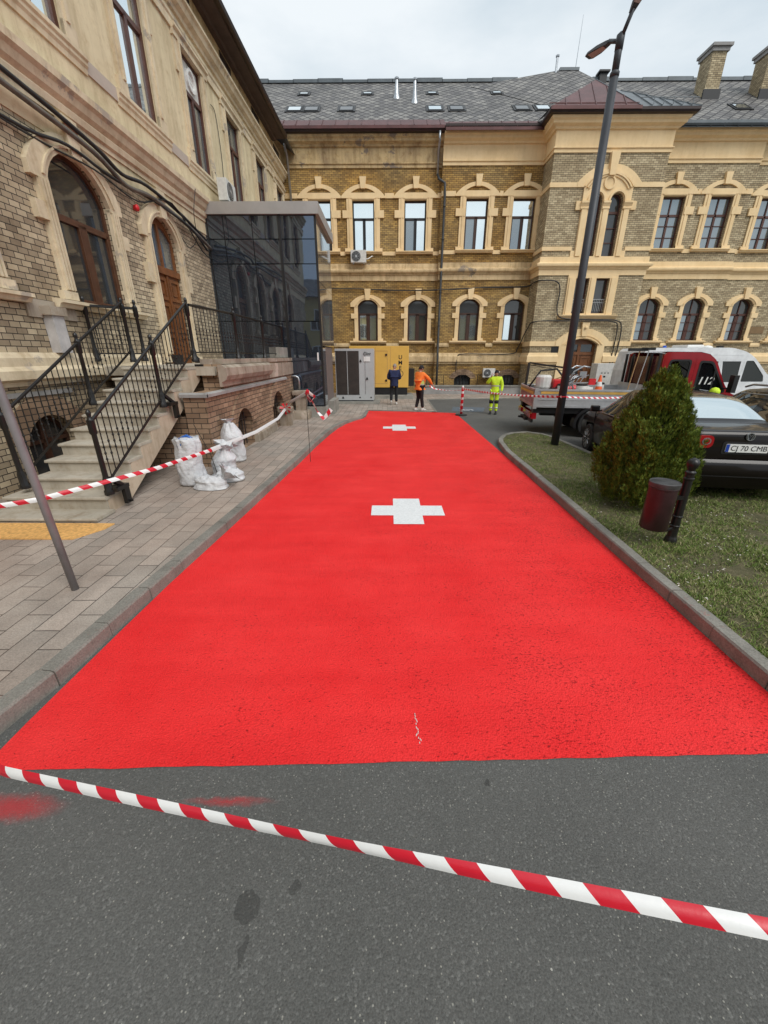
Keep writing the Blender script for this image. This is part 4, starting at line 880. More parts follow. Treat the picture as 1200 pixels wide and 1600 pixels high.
P2=thing('stone_post','taller broken stone post on a block base beside the dark glass annex corner','stone post',(-2.9,13.6,.1))
rough_block(-3.08,-2.72,13.4,13.7,.34,.86,.012,3).build('post_shaft',OLDSTONE,P2,autos=True); rough_block(-3.15,-2.62,13.3,13.8,.84,.98,.012,4).build('post_cap',OLDSTONE,P2,autos=True); rough_block(-3.15,-2.6,13.25,13.8,.05,.36,.015,5).build('base_block',OLDSTONE,P2,autos=True)
# ------------------------------------------------------------------ staircase
ST=thing('stone_staircase','worn stone staircase of eleven steps climbing from the pavement to the terrace door','staircase',(-4.25,4.6,.12))
SX0,SX1=-4.86,-3.66
def ty(i): return 4.45+.31*i
def tz_(i): return .172+.168*i
for i in range(11):
    x0=SX0-(.45 if i==0 else .15 if i==1 else 0); x1=SX1+(.06 if i==0 else 0); r1=random.Random(i)
    m=MB(); z=tz_(i); y=ty(i); yb=y+.34 if i<10 else 7.9
    m.box((x0+.02,y+.02,z-.19),(x1-.015,yb,z-.042)); 
    m.sweep(wframe((0,y,0),(1,0,0),(0,-1,0)),x0,x1,[(-(yb-y),z-.04),(0,z-.04),(.012,z-.03),(.012,z-.008),(.002,z),(-(yb-y),z)])
    m.build('step',STONE,ST)
pts=[(4.62,.0)]
for i in range(11): pts+= [(ty(i)+.045,tz_(i)-.19 if i else .1),(ty(i)+.045,tz_(i)-.046)]
pts=[p for k,p in enumerate(pts)]
pts+=[(8.05,tz_(10)-.046),(8.05,1.62),(5.2,.12),(5.05,.02)]
FST=wframe((SX1,0,0),(0,1,0),(1,0,0))
m=MB(); m.plate(FST,pts,[],-.005,-.16,back=True); m.build('stringer',STRING,ST)
FST2=wframe((SX0+.18,0,0),(0,1,0),(1,0,0)); m=MB(); m.plate(FST2,pts,[],-.02,-.17,back=True); m.build('stringer',STRING,ST)
# cast-iron railings
def post_mesh(h,r=.032):
    m=MB(); m.lathe([(r*1.9,-.02),(r*1.9,.03),(r*1.5,.05),(r*1.45,.17),(r*1.2,.2),(r,.23),(r*.92,h-.22),(r*1.35,h-.2),(r*1.4,h-.04),(r*1.1,h-.03),(r*.7,h),(r*.8,h+.02),(r*.95,h+.045),(r*.7,h+.075),(r*.15,h+.09)],(0,0,0),8); return m
def railing(name,label,segs,posts,loc,hgt=.98,brackets=(),beads=True,group=None,gap=.113,lowrail=.12):
    T=thing(name,label,'railing',loc,group=group)
    Lc=Vector(loc)
    p0=None
    for (x,y,z) in posts:
        if p0 is None: p0=post_mesh(hgt).build('post',IRON,T,local=True,autos=True); o=p0
        else: o=p0.copy(); COL.objects.link(o); o.parent=T
        o.location=Vector((x,y,z))-Lc
    b0=None
    for a,b in segs:
        a=Vector(a);b=Vector(b); d=b-a; hl=Vector((d.x,d.y,0)).length; n=max(2,int(round(hl/gap)))
        m=MB(); m.tube([a+Vector((0,0,hgt-.06)),b+Vector((0,0,hgt-.06))],.024,6); m.build('handrail',IRON,T)
        m=MB(); m.tube([a+Vector((0,0,lowrail)),b+Vector((0,0,lowrail))],.017,4); m.build('bottom_rail',IRON,T)
        for i in range(1,n):
            q=a.lerp(b,i/n)
            if b0 is None:
                m=MB(); h0=lowrail; h1=hgt-.06; m.tube([(0,0,h0),(0,0,h1)],.0075,5)
                mats=[]
                for k,zz in enumerate((.36,.44,.52)): m.lathe([(.008,zz-.02),(.017,zz),(.008,zz+.02)],(0,0,0),6)
                b0=m.build('baluster',IRON,T,local=True); o=b0
                m=MB(); m.tube([(0,0,lowrail),(0,0,hgt-.06)],.0075,5); m.lathe([(.008,.58),(.015,.6),(.008,.62)],(0,0,0),6); b1=m.build('baluster',IRON,T,local=True); b1.location=q-Lc+Vector((0,0,0)); bpy.data.objects.remove(b1); 
            else: o=b0.copy(); COL.objects.link(o); o.parent=T
            o.location=q-Lc
            if i%2: o.scale=(1,1,1)
    for (x,y,z) in brackets:
        m=MB(); m.box((x-.09,y-.05,z-.03),(x+.06,y+.2,z+.02)); m.box((x-.0,y+.10,z-.25),(x+.05,y+.2,z)); m.tube([(x+.02,y+.15,z-.22),(x+.09,y+.15,z-.22)],.018,6); m.tube([(x-.04,y-.02,z+.14),(x+.02,y+.14,z)],.035,6); m.build('bracket',IRON,T)
    return T
def rz_(y): return .172+(y-4.45)*.542-.02
ra=-3.66
railing('iron_railing','black iron stair railing on the side nearest the red road, with four brackets',[((ra,4.86,rz_(4.86)),(ra,6.55,rz_(6.55))),((ra,6.55,rz_(6.55)),(ra,7.95,rz_(7.95)-.02))],
        [(ra,4.86,rz_(4.86)),(ra,6.55,rz_(6.55)),(ra,7.95,1.96)],(ra,4.86,.4),brackets=[(ra+.06,4.9,.42),(ra+.06,6.6,1.32),(ra+.06,8.0,1.88)])
rb=-4.84
railing('iron_railing','black iron stair railing on the side nearest the house wall',[((rb,4.95,rz_(4.95)),(rb,6.6,rz_(6.6))),((rb,6.6,rz_(6.6)),(rb,7.95,rz_(7.95)-.02))],
        [(rb,4.95,rz_(4.95)),(rb,6.6,rz_(6.6)),(rb,7.95,1.96)],(rb,4.95,.4))
railing('iron_railing','short black iron railing across the landing against the house wall',[((-5.47,7.82,1.97),(-4.84,8.35,1.97))],[(-5.45,7.84,1.97),(-4.84,8.35,1.97)],(-5.1,8,1.86))
railing('iron_railing','long black iron railing along the terrace edge above the cellar arches',[((-3.62,7.95,1.99),(-3.42,9.62,1.99)),((-3.42,9.62,1.99),(-3.42,11.7,1.99)),((-3.42,11.7,1.99),(-3.42,13.8,1.99))],
        [(-3.42,9.62,1.99),(-3.42,11.7,1.99),(-3.42,13.8,1.99)],(-3.42,10.6,1.95),gap=.12)
m=MB(); m.lathe([(.10,0),(.13,.2),(.135,.2),(.12,.19),(.09,.02)],(-4.72,9.4,1.87),16); tag(m.build('bucket',BLACK),'black plastic bucket standing on the landing in front of the brown door','bucket')
# ------------------------------------------------------------------ left foreground
m=MB(); m.add([(-4.65,3.95,.125),(-3.55,3.95,.125),(-3.50,4.28,.125),(-4.5,4.32,.125)],[(0,1,2,3)]); 
m=MB(); m.plate(lambda a,b,d:(a,b,d),[(-4.9,3.96),(-3.55,3.96),(-3.38,4.24),(-3.36,4.40),(-4.9,4.40)],[],.135,.121); tag(m.build('chipboard_sheet',OSB),'orange chipboard sheet lying on the paving at the foot of the staircase','board')
m=MB(); m.box((-5.35,4.25,.12),(-4.98,4.5,.5)); bx=m.build('cardboard_piece',CARDB); tag(bx,'brown piece of cardboard leaning beside the bottom step by the wall','cardboard')
SP=thing('sign_pole','bare grey steel pole standing in the pavement at the left edge','pole',(-2.775,2.96,.12))
m=MB(); m.tube([(-2.775,2.96,.12),(-2.80,2.95,1.2),(-2.85,2.94,2.6),(-2.9,2.93,3.4)],.03,16); m.build('pole_tube',STEELP,SP,smooth=True); m=MB(); m.lathe([(.03,3.38),(.032,3.42),(.01,3.43)],(-2.9,2.93,0),12); m.build('pole_cap',BLACK,SP)
def rod(p0,p1,lab,bend=0):
    a=Vector(p0);b=Vector(p1); mid=a.lerp(b,.5)+Vector((bend,0,0)); m=MB(); m.tube([a,mid,b],.006,5); return tag(m.build('steel_rod',RODM),lab,'rod')
rod((-1.60,7.95,.0),(-1.62,8.05,1.40),'thin straight steel rod standing in the red road holding the tape end')
rod((-2.84,6.33,.12),(-3.05,6.2,1.05),'thin bent steel rod leaning at the white sacks',.05)
# sacks
def sack(name,label,x,y,z,rx,ry,h,lean=(0,0),seed=1,neck=.5,tilt=0):
    T=thing(name,label,'sack',(x,y,z)); n=72; m=MB(); vs=[]; fs=[]; K=44
    def fold(a,t):
        p=(math.cos(a)*1.3+seed*7,math.sin(a)*1.3,t*h*3.0); v=.13*mnoise.noise(p)
        w=(math.cos(a)*2.2+seed,math.sin(a)*2.2+seed*3,t*h*5.5+.8*mnoise.noise((p[1],p[2],p[0])))
        v+=.085*(.5-abs(mnoise.noise(w)))*1.6-.05
        w=(math.cos(a)*5+seed,math.sin(a)*5,t*h*13); v+=.035*(.4-abs(mnoise.noise(w)))*2
        if t>.62: v+=.07*(t-.62)/.38*math.sin(a*9+seed+3*mnoise.noise((a,t,seed)))
        return 1+v
    for i in range(K+1):
        t=i/K
        s_=(1-(1-min(1,t/.10))**2)**.5*.10+.90 if t<.10 else 1
        s_*=1.06-.10*t+.05*math.sin(t*6+seed)
        if t<.04: s_*=.86+3.5*t
        if t>.66: s_*=1-(1-neck)*((t-.66)/.34)**1.2
        for k in range(n):
            a=2*math.pi*k/n; w_=fold(a,t)
            vs.append((rx*s_*w_*math.cos(a)+lean[0]*t*t+.04*mnoise.noise((t*3,seed,0)),ry*s_*w_*math.sin(a)+lean[1]*t*t,h*t+(.05*mnoise.noise((math.cos(a)*2,math.sin(a)*2,seed)) if t>.9 else 0)))
    for i in range(K):
        for k in range(n): fs.append((i*n+k,i*n+(k+1)%n,(i+1)*n+(k+1)%n,(i+1)*n+k))
    fs.append(tuple(range(n-1,-1,-1))); fs.append(tuple(K*n+k for k in range(n)))
    m.add(vs,fs); m.build('sack_body',SACK,T,local=True,smooth=True); return T
def tuft(T,p,d,s,seed,mat=None):
    """gathered fan of cloth at a tied sack mouth"""
    r0=random.Random(seed); m=MB(); p=Vector(p); d=Vector(d).normalized(); a=d.orthogonal().normalized(); b=d.cross(a); n=14; vs=[];fs=[]
    for j,(rr_,hh) in enumerate(((.025,0),(.05,.35),(.10,.8),(.13,1.0))):
        for k in range(n):
            t=2*math.pi*k/n; w_=1+(.45 if k%2 else -.3)*(j/3); vs.append(p+d*hh*s*(1+.15*r0.uniform(-1,1)*(j/3))+(a*math.cos(t)+b*math.sin(t))*rr_*w_*s/.16)
    for j in range(3):
        for k in range(n): fs.append((j*n+k,j*n+(k+1)%n,(j+1)*n+(k+1)%n,(j+1)*n+k))
    m.add(vs,fs); m.build('tied_mouth',mat or SACK,T,local=True,smooth=True)
S1=sack('rubble_sack','tallest white sack, open at the top with blue wrapping inside',-3.14,6.05,.12,.20,.18,.74,(.0,0),1,.92)
m=MB(); m.lathe([(.15,.62),(.15,.70),(.10,.745),(.03,.73)],(0,0,0),14); m.tube([(-.1,0,.72),(0,.05,.77),(.1,0,.73)],.025,6); m.build('blue_lining',simple('blue_plastic',(.03,.12,.42),.4,var=.3,vs=9),S1,local=True,smooth=True)
S2=sack('rubble_sack','low white sack slumped on its side in front of the tallest one',-2.76,5.84,.12,.25,.16,.19,(0,0),2,.55); tuft(S2,(.20,.0,.15),(.8,.1,.9),.17,3)
S3=sack('rubble_sack','small white sack with a torn mouth between the tall one and the road',-2.80,6.5,.12,.20,.17,.46,(.03,0),3,.4); tuft(S3,(.03,0,.40),(.3,0,1),.19,4)
S4=sack('rubble_sack','white sack with a tied top standing against the brick terrace wall',-3.0,7.55,.12,.20,.18,.74,(-.04,0),4,.45); tuft(S4,(-.04,0,.70),(-.1,0,1),.12,5)
S5=sack('rubble_sack','flattened white sack lying furthest out on the paving',-2.62,6.25,.12,.22,.15,.20,(.02,0),5,.6)
# ------------------------------------------------------------------ barrier tapes
def tape_mesh(pts,width,twist,name='barrier_tape',sub=14,sag=0):
    P=[Vector(p) for p in pts]; out=[]
    for i in range(len(P)-1):
        for k in range(sub): 
            t=k/sub; q=P[i].lerp(P[i+1],t); q.z-=sag*4*t*(1-t); out.append(q)
    out.append(P[-1]); m=MB(); uv=[]; L_=0; n=len(out)
    for i,p in enumerate(out):
        d=(out[min(i+1,n-1)]-out[max(i-1,0)]).normalized(); side=d.cross(Vector((0,0,1))).normalized(); up=side.cross(d).normalized()
        a=twist(i/(n-1)) ; wv=up*math.cos(a)+side*math.sin(a); nv=up*-math.sin(a)+side*math.cos(a)
        if i: L_+=(p-out[i-1]).length
        w_=width(i/(n-1)) if callable(width) else width
        for k,(o_,bul) in enumerate(((-.5,0),(-.25,.10),(0,.14),(.25,.10),(.5,0))):
            m.v.append(tuple(p+wv*w_*o_+nv*w_*bul)); uv.append((L_,o_+.5))
    for i in range(n-1):
        for k in range(4): m.f.append((i*5+k,i*5+k+1,(i+1)*5+k+1,(i+1)*5+k)); m.mi.append(0)
    m.uv=uv; return m
o=tape_mesh([(-2.35,1.35,.40),(-1.57,1.09,.455),(.95,.525,.735),(1.6,.38,.80)],lambda t:.041+.003*math.sin(t*9)+.004*t,lambda t:-.7+.3*math.sin(t*6)+.5*math.exp(-((t-.52)/.06)**2),sub=26,sag=.012)
tag(o.build('barrier_tape',TAPE,smooth=True),'red and white striped tape stretched across the grey asphalt in the foreground','barrier tape')
T2=thing('barrier_tape','red and white tape running past the stairs and sacks to the thin rod','barrier tape',(-3,5,.6))
tape_mesh([(-4.3,3.45,.62),(-3.68,3.86,.64),(-3.16,4.5,.70),(-2.98,4.9,.70),(-2.72,5.95,.70)],lambda t:.052,lambda t:-.35+.2*math.sin(t*9),sub=12).build('tape_strip',TAPE,T2,smooth=True)
tape_mesh([(-2.72,5.95,.70),(-2.85,8.5,.52),(-2.92,10.6,.50),(-3.0,11.85,.62)],lambda t:.07,lambda t:-.5-.5*t,sub=10).build('tape_strip',simple('tape_white_side',(.74,.74,.74),.35,var=.05),T2,smooth=True)
tape_mesh([(-3.0,11.8,.62),(-2.5,10.4,.95),(-1.62,8.05,1.36)],lambda t:.09,lambda t:-.3,sub=10).build('tape_strip',simple('tape_white_side2',(.74,.70,.70),.35,var=.08),T2,smooth=True)
m=MB(); 
for k in range(7):
    a=k*.9; m.add([(-2.98,11.72,.62),(-2.98+.16*math.cos(a),11.70,.62+.16*math.sin(a)),(-2.98+.17*math.cos(a+.45),11.66,.62+.17*math.sin(a+.45))],[(0,1,2)])
m.build('tape_knot',REDP,T2)
tape_mesh([(-1.63,8.03,1.38),(-1.50,8.05,1.20),(-1.42,8.1,1.0),(-1.30,8.1,.86),(-1.24,8.1,.93),(-1.14,8.1,1.05)],.085,lambda t:1.0+2*t,sub=6).build('tape_tail',TAPE,T2,smooth=True)
tape_mesh([(-1.60,8.0,1.42),(-1.50,8.0,1.34),(-1.44,8.02,1.30),(-1.54,8.04,1.2),(-1.60,8.03,1.30)],.07,lambda t:2*t,sub=5).build('tape_bow',TAPE,T2,smooth=True)
T3=thing('barrier_tape','red and white tape from the worker in orange past the bollard to the lamp post','barrier tape',(3,13,.9))
tape_mesh([(1.62,15.95,.98),(1.95,16.0,.84),(2.69,14.86,.90)],.06,lambda t:-.4-1.5*t,sub=14,sag=.03).build('tape_strip',TAPE,T3,smooth=True)
tape_mesh([(2.69,14.84,.95),(3.88,9.10,1.20)],.055,lambda t:-.4+.5*math.sin(t*8),sub=30,sag=.06).build('tape_strip',TAPE,T3,smooth=True)
tape_mesh([(3.97,9.10,1.20),(5.9,10.1,1.10)],.05,lambda t:-.8,sub=12,sag=.02).build('tape_strip',TAPE,T3,smooth=True)
m=MB(); m.lathe([(.082,1.17),(.086,1.20),(.082,1.235)],(3.93,9.19,0),14); m.build('tape_wrap',TAPE,T3)
# ------------------------------------------------------------------ lamp, bin, bollard, bush
LP=thing('street_lamp','tall dark grey lamp post with two LED heads at the lawn tip','street lamp',(3.93,9.19,.1))
m=MB(); m.tube([(3.93,9.19,.05),(3.93,9.19,6.6)],.088,14,r2=.07); m.tube([(3.93,9.19,6.6),(3.93,9.19,7.08)],.058,12); m.lathe([(.075,6.56),(.078,6.62),(.06,6.64)],(3.93,9.19,0),12); m.build('pole',LAMPP,LP,smooth=True)
m=MB(); m.lathe([(.063,6.9),(.066,7.1),(.02,7.14)],(3.93,9.19,0),12)
for e in ((3.99,9.02,7.32),(3.85,9.45,7.16)): m.tube([(3.93,9.19,7.02),e],.032,8)
m.build('arm',LAMPP,LP,smooth=True)
def lamphead(p,d,name='lamp_head'):
    p=Vector(p); k_=.72; d=Vector(d).normalized(); s_=d.cross(Vector((0,0,1))).normalized(); u_=s_.cross(d); m=MB()
    F=lambda a,b,c: tuple(p+(d*a+s_*b+u_*c)*k_)
    m.v=[];prof=[(-.12,.045,.03),(0,.07,.05),(.2,.13,.045),(.42,.14,.03),(.5,.09,.02)]
    vs=[];fs=[]
    for a,w_,h_ in prof: vs+=[F(a,-w_,-h_*.6),F(a,w_,-h_*.6),F(a,w_*.85,h_),F(a,-w_*.85,h_)]
    for i in range(4):
        for k in range(4): fs.append((i*4+k,i*4+(k+1)%4,(i+1)*4+(k+1)%4,(i+1)*4+k))
    fs+=[(3,2,1,0),(16,17,18,19)]; m.add(vs,fs); h_=m.build(name,LAMPH,LP); m=MB(); m.add([F(.05,-.08,-.034),F(.05,.08,-.034),F(.42,.11,-.022),F(.42,-.11,-.022)],[(0,1,2,3)]); m.build('lens',simple('led_lens',(.45,.36,.32),.3) if 'led_lens' not in MATS else MATS['led_lens'],h_)
    return h_
lamphead((3.84,9.5,7.15),(-.38,.55,-.03)); lamphead((3.99,9.0,7.34),(.10,-.4,.42))
LBN=thing('litter_bin','dark maroon cylindrical litter bin hung on a short black ball-topped post','litter bin',(3.18,4.0,.1))
m=MB(); m.lathe([(.062,.06),(.062,.12),(.052,.14),(.047,.16),(.047,.27),(.053,.275),(.053,.285),(.047,.29),(.045,.38),(.051,.385),(.051,.395),(.045,.40),(.042,.80),(.05,.81),(.05,.825),(.043,.83),(.043,.87),(.05,.875),(.05,.89),(.035,.905),(.04,.925),(.052,.95),(.058,.98),(.052,1.01),(.03,1.03),(.005,1.04)],(3.18,4.0,.03),18); m.build('post',IRON,LBN,autos=True)
m=MB(); m.lathe([(.02,.24),(.125,.24),(.135,.255),(.135,.70),(.142,.705),(.142,.72),(.135,.73)],(2.93,3.98,.05),28); m.build('barrel',simple('bin_maroon',(.030,.012,.014),.38,var=.5,vs=5,bump=.1,bs=60),LBN,autos=True)
m=MB(); m.lathe([(.143,.72),(.146,.735),(.146,.765),(.138,.772),(.13,.766),(.05,.772),(.01,.776)],(2.93,3.98,.05),28); m.build('lid',simple('bin_lid',(.05,.048,.05),.45,var=.5,vs=9),LBN,autos=True)
m=MB(); m.box((3.04,3.96,.62),(3.16,4.0,.66)); m.tube([(3.05,3.98,.33),(3.10,3.98,.26),(3.15,3.98,.27)],.012,6); m.tube([(2.93,3.98,.27),(3.08,3.98,.25),(3.17,3.98,.30)],.014,6); m.build('bracket',IRON,LBN)
DB=thing('delineator_post','red and white banded plastic delineator post on a black round foot','bollard',(2.72,14.84,0))
m=MB(); m.lathe([(.05,.03),(.05,.90),(.048,.96),(.03,1.03),(.012,1.06)],(0,0,0),14); m.build('banded_tube',BANDS,DB,local=True,smooth=True)
m=MB(); m.lathe([(.22,0.005),(.22,.03),(.09,.055),(.05,.06)],(0,0,0),20); m.build('foot',RUBBER,DB,local=True)
TH=thing('thuja_bush','dense olive green conical thuja bush on the lawn behind the litter bin','bush',(3.56,5.3,.1))
m=MB(); m.tube([(3.53,5.25,.05),(3.55,5.28,.5),(3.57,5.3,1.2),(3.57,5.3,1.7)],[.07,.05,.03,.01],8); tk=m.build('trunk',BARK,TH)
rg=random.Random(21)
def thr(z,a):
    # crown radius at height z (0..1.85), lumpy
    t=z/1.72
    r=.585*math.sin(min(1,(t+.05)/.28)*math.pi/2)**.8*max(0,1-min(1,t)**2.1)**.9+.02
    return r*(1+.20*mnoise.noise((math.cos(a)*1.8,math.sin(a)*1.8,z*2.6))+.12*mnoise.noise((math.cos(a)*4,math.sin(a)*4,z*5)))
m=MB()
for i in range(60):
    z=rg.uniform(.2,1.5); a=rg.uniform(0,6.28); r=thr(z,a)*.75; m.tube([(3.56,5.3,z*.8+.1),(3.56+r*math.cos(a),5.3+r*math.sin(a),z+.25)],.012,4,r2=.004)
m.build('branches',BARK,tk)
tv=[];tf=[]
def spray(p,up,sd,h):
    for q in (-.5,0,.5):
        d=(up+sd*q*.8).normalized(); wq=rg.uniform(.0026,.0050); n=len(tv); l=h*(1 if q==0 else .72)
        tv.extend([p-sd*wq*.4,p+sd*wq*.4,p+d*l*.6+sd*wq,p+d*l,p+d*l*.6-sd*wq]); tf.append((n,n+1,n+2,n+3,n+4))
ctr=Vector((3.56,5.3,0))
for i in range(640):
    u_=rg.random(); z=.10+1.62*(1-(1-u_)**.62) if i%3 else rg.uniform(.05,1.66)
    a=rg.uniform(0,2*math.pi); cx,cy=math.cos(a),math.sin(a); r=thr(z,a)*rg.uniform(.80,1.03); out_=Vector((cx,cy,0)); ax=(Vector((0,0,1))+out_*rg.uniform(.05,.45)*(1-z/2.4)+Vector((rg.gauss(0,.10),rg.gauss(0,.10),0))).normalized()
    H_=rg.uniform(.13,.30)*(1-.25*z/1.7); R_=rg.uniform(.035,.062); base=ctr+out_*r+Vector((0,0,.12+z-H_*.35)); s1=ax.orthogonal().normalized(); s2=ax.cross(s1)
    for k in range(52):
        t=rg.random(); ph=rg.uniform(0,2*math.pi); rad=R_*math.sin(math.pi*min(1,(t*.85+.15)))**.7*(rg.random()**.4); o_=(s1*math.cos(ph)+s2*math.sin(ph))
        p=base+ax*(t*H_)+o_*rad; up=(ax+o_*rg.uniform(.1,.7)).normalized(); sd=(up.cross(o_)+Vector((rg.gauss(0,.3),rg.gauss(0,.3),0))).normalized(); spray(p,up,sd,rg.uniform(.025,.065))
for i in range(9000):      # inner foliage, set back from the plume tips
    z=rg.uniform(.05,1.6); a=rg.uniform(0,2*math.pi); r=thr(z,a)*rg.uniform(.35,.86); cx,cy=math.cos(a),math.sin(a); p=ctr+Vector((r*cx,r*cy,.12+z)); up=(Vector((0,0,1))+Vector((cx,cy,0))*.4).normalized(); sd=Vector((-cy,cx,rg.gauss(0,.2))).normalized(); spray(p,up,sd,rg.uniform(.04,.08))
mm=MB(); mm.v=[tuple(v) for v in tv]; mm.f=tf; mm.mi=[0]*len(tf)
me=bpy.data.meshes.new('foliage'); inv=WM[TH.name].inverted(); me.from_pydata([tuple(inv@Vector(v)) for v in mm.v],[],mm.f); me.materials.append(THUJA); fo=bpy.data.objects.new('foliage',me); COL.objects.link(fo); fo.parent=TH
# ------------------------------------------------------------------ machines by the far wall
def ac_unit(loc,rz,label,sc_=1.0,group=None):
    T=thing('air_conditioner',label,'air conditioner',loc,rz,group); m=MB(); w_,h_,d_=.40*sc_,.28*sc_,.14*sc_
    m.box((-w_,-d_,-h_),(w_,d_,h_)); m.build('casing',WHITED,T,local=True,bevel=.012)
    m=MB(); 
    m.lathe([(.235*sc_,-d_-.012),(.235*sc_,-d_-.002)],(-.12*sc_,0,0),24,'y'); m.build('fan_recess',BLACK,T,local=True)
    m=MB()
    for r_ in (.08,.13,.18,.225): 
        p=[(-.12*sc_+r_*sc_*math.cos(t*.3927),-d_-.02,r_*sc_*math.sin(t*.3927)) for t in range(17)]; m.tube(p,.005,4)
    for t in range(8): m.tube([(-.12*sc_,-d_-.02,0),(-.12*sc_+.23*sc_*math.cos(t*.785),-d_-.02,.23*sc_*math.sin(t*.785))],.005,4)
    m.lathe([(.05*sc_,-d_-.03),(.05*sc_,-d_-.015)],(-.12*sc_,0,0),12,'y'); m.build('fan_grille',ALU,T,local=True)
    for q in (-1,1): m=MB(); m.box((q*.28*sc_-.02,-.1*sc_,-h_-.05),(q*.28*sc_+.02,.24*sc_,-h_-.002)); m.build('bracket',ALU,T,local=True)
    m=MB(); m.tube([(w_,0,-.1*sc_),(w_+.1,.05,-.08*sc_),(w_+.3,.12,.05*sc_),(w_+.34,.2,.06)],.022,6); m.build('hose',WHITE,T,local=True,smooth=True); return T
ac_unit((-1.55,24.0,6.87),0,'white air conditioner with round fan hung under an upper window of the far wing')
ac_unit((5.75,24.0-.25,1.15),0,'white air conditioner low on the far brick wall beside a basement window',.85)
ac_unit((-5.0,14.9,6.72),R(90),'white air conditioner on the plastered house wall above the glass annex roof')
HP=thing('heat_pump','big grey ventilation machine with black coil side on a concrete slab','heat pump',(-1.4,18.9,.03))
FH=wframe((0,18.4,0),(1,0,0),(0,-1,0))
m=MB(); m.box((-2.32,18.42,.18),(-.62,19.6,2.34)); m.build('casing',LGREY,HP,bevel=.01)
m=MB(); m.fbox(FH,-2.28,-1.28,.42,2.24,-.015,.002); m.build('coil_panel',DKGREY,HP)
m=MB(); m.fbox(FH,-1.80,-1.775,.42,2.24,0,.012); m.fbox(FH,-2.32,-1.26,2.25,2.33,0,.012); m.fbox(FH,-1.27,-1.24,.42,2.25,-.01,.012); m.fbox(FH,-2.32,-.62,.18,.40,0,.014); m.build('frame_strip',LGREY,HP)
m=MB(); m.fbox(FH,-1.0,-.995,.45,2.25,-.01,.004); m.build('door_seam',BLACK,HP)
m=MB(); m.fbox(FH,-1.06,-.78,1.82,2.02,-.01,.004); m.build('data_sheet',WHITE,HP)
text_mesh('lettering','Clint',.17,FH,-.93,2.13,.006,BLACK,HP,shear=.25,bold=.002)
for x,z in ((-.92,1.12),(-2.02,.3),(-1.2,1.85)):
    m=MB(); m.plate(FH,[(x-.06,z-.05),(x+.06,z-.05),(x,z+.06)],[],.02,.0); m.build('warning_mark',BLACK,HP)
for x in (-1.25,-.75):
    m=MB(); m.lathe([(.035,18.375),(.035,18.39)],(x,0,.3),10,'y'); m.build('bolt',BLACK,HP)
m=MB(); m.box((-2.3,18.5,.13),(-.66,19.5,.178)); m.build('base',BLACK,HP)
o=MB().box((-2.5,18.15,.02),(-.35,19.8,.13)).build('concrete_slab',CONC,bevel=.01); tag(o,'low concrete slab under the grey ventilation machine','slab')
GE=thing('generator','yellow generator housing with black lettering standing behind the man in blue','generator',(.15,21.4,.03))
FY=wframe((0,20.8,0),(1,0,0),(0,-1,0))
m=MB(); m.box((-1.9,20.8,.56),(1.04,22.1,2.5)); m.build('housing',YELLOW,GE,bevel=.015)
for u in (-.62,.12): 
    m=MB(); m.fbox(FY,u,u+.012,.6,2.46,-.005,.006); m.build('panel_seam',CARDB,GE)
m=MB(); m.plate(FY,rect(-.66,-.02,.74,2.28),[rect(-.645,-.035,.755,2.265)],.006,-.01); m.build('door_seam',CARDB,GE)
for z in (2.1,.9):
    m=MB(); m.lathe([(.055,20.76),(.055,20.79)],(-.08,0,z),12,'y'); m.build('door_lock',GUT,GE)
for i,ch in enumerate('UME'): text_mesh('lettering',ch,.27,FY,.62,1.98-i*.25,.006,BLACK,GE,bold=.004)
m=MB(); a=[(.64+.14*math.cos(t*.3927),1.22+.15*math.sin(t*.3927)) for t in range(16)]; b=[(.64+.115*math.cos(t*.3927),1.22+.125*math.sin(t*.3927)) for t in range(16)]; m.plate(FY,a,[b],.008,0); m.build('lettering',BLACK,GE)
m=MB(); m.box((-1.8,20.85,.22),(1.0,22.0,.555)); m.build('skid',BLACK,GE)
m=MB(); m.box((1.05,21.2,.6),(1.35,21.9,1.45)); m.build('exhaust_box',BLACK,GE)
o=MB().box((-1.9,20.4,.02),(1.3,22.2,.2)).build('concrete_slab',CONC,bevel=.01); tag(o,'long concrete kerb slab under the yellow generator','slab')
LWL=thing('low_wall','low grey cellar wall with thin iron railing in front of the far wing','low wall',(8,23.3,0))
m=MB(); m.box((2.0,23.2,0),(7.5,23.5,.44)); m.box((13.5,22.9,0),(30,23.2,.44)); m.build('wall',GREYST,LWL)
m=MB(); m.box((1.95,23.15,.44),(7.52,23.55,.5)); m.box((13.45,22.85,.44),(30,23.25,.5)); m.build('wall_cap',CONC,LWL)
for x in [2.2+i*.95 for i in range(6)]+[14+i*1.3 for i in range(10)]:
    y=23.35 if x<8 else 23.05; m=MB(); m.tube([(x,y,.5),(x,y,1.05)],.018,5); m.build('rail_post',IRONR,LWL)
m=MB(); m.tube([(2.0,23.35,1.05),(7.5,23.35,1.05)],.014,5); m.build('rail',IRONR,LWL); m=MB(); m.tube([(13.7,23.05,1.05),(27,23.05,1.05)],.014,5); m.build('rail',IRONR,LWL)
m=MB(); m.tube([(1.4,24.0,1.55),(7.5,23.75,1.55)],.012,5); tag(m.build('wall_wire',CABLE),'thin straight wire strung low across the far wall behind the orange worker','wire')
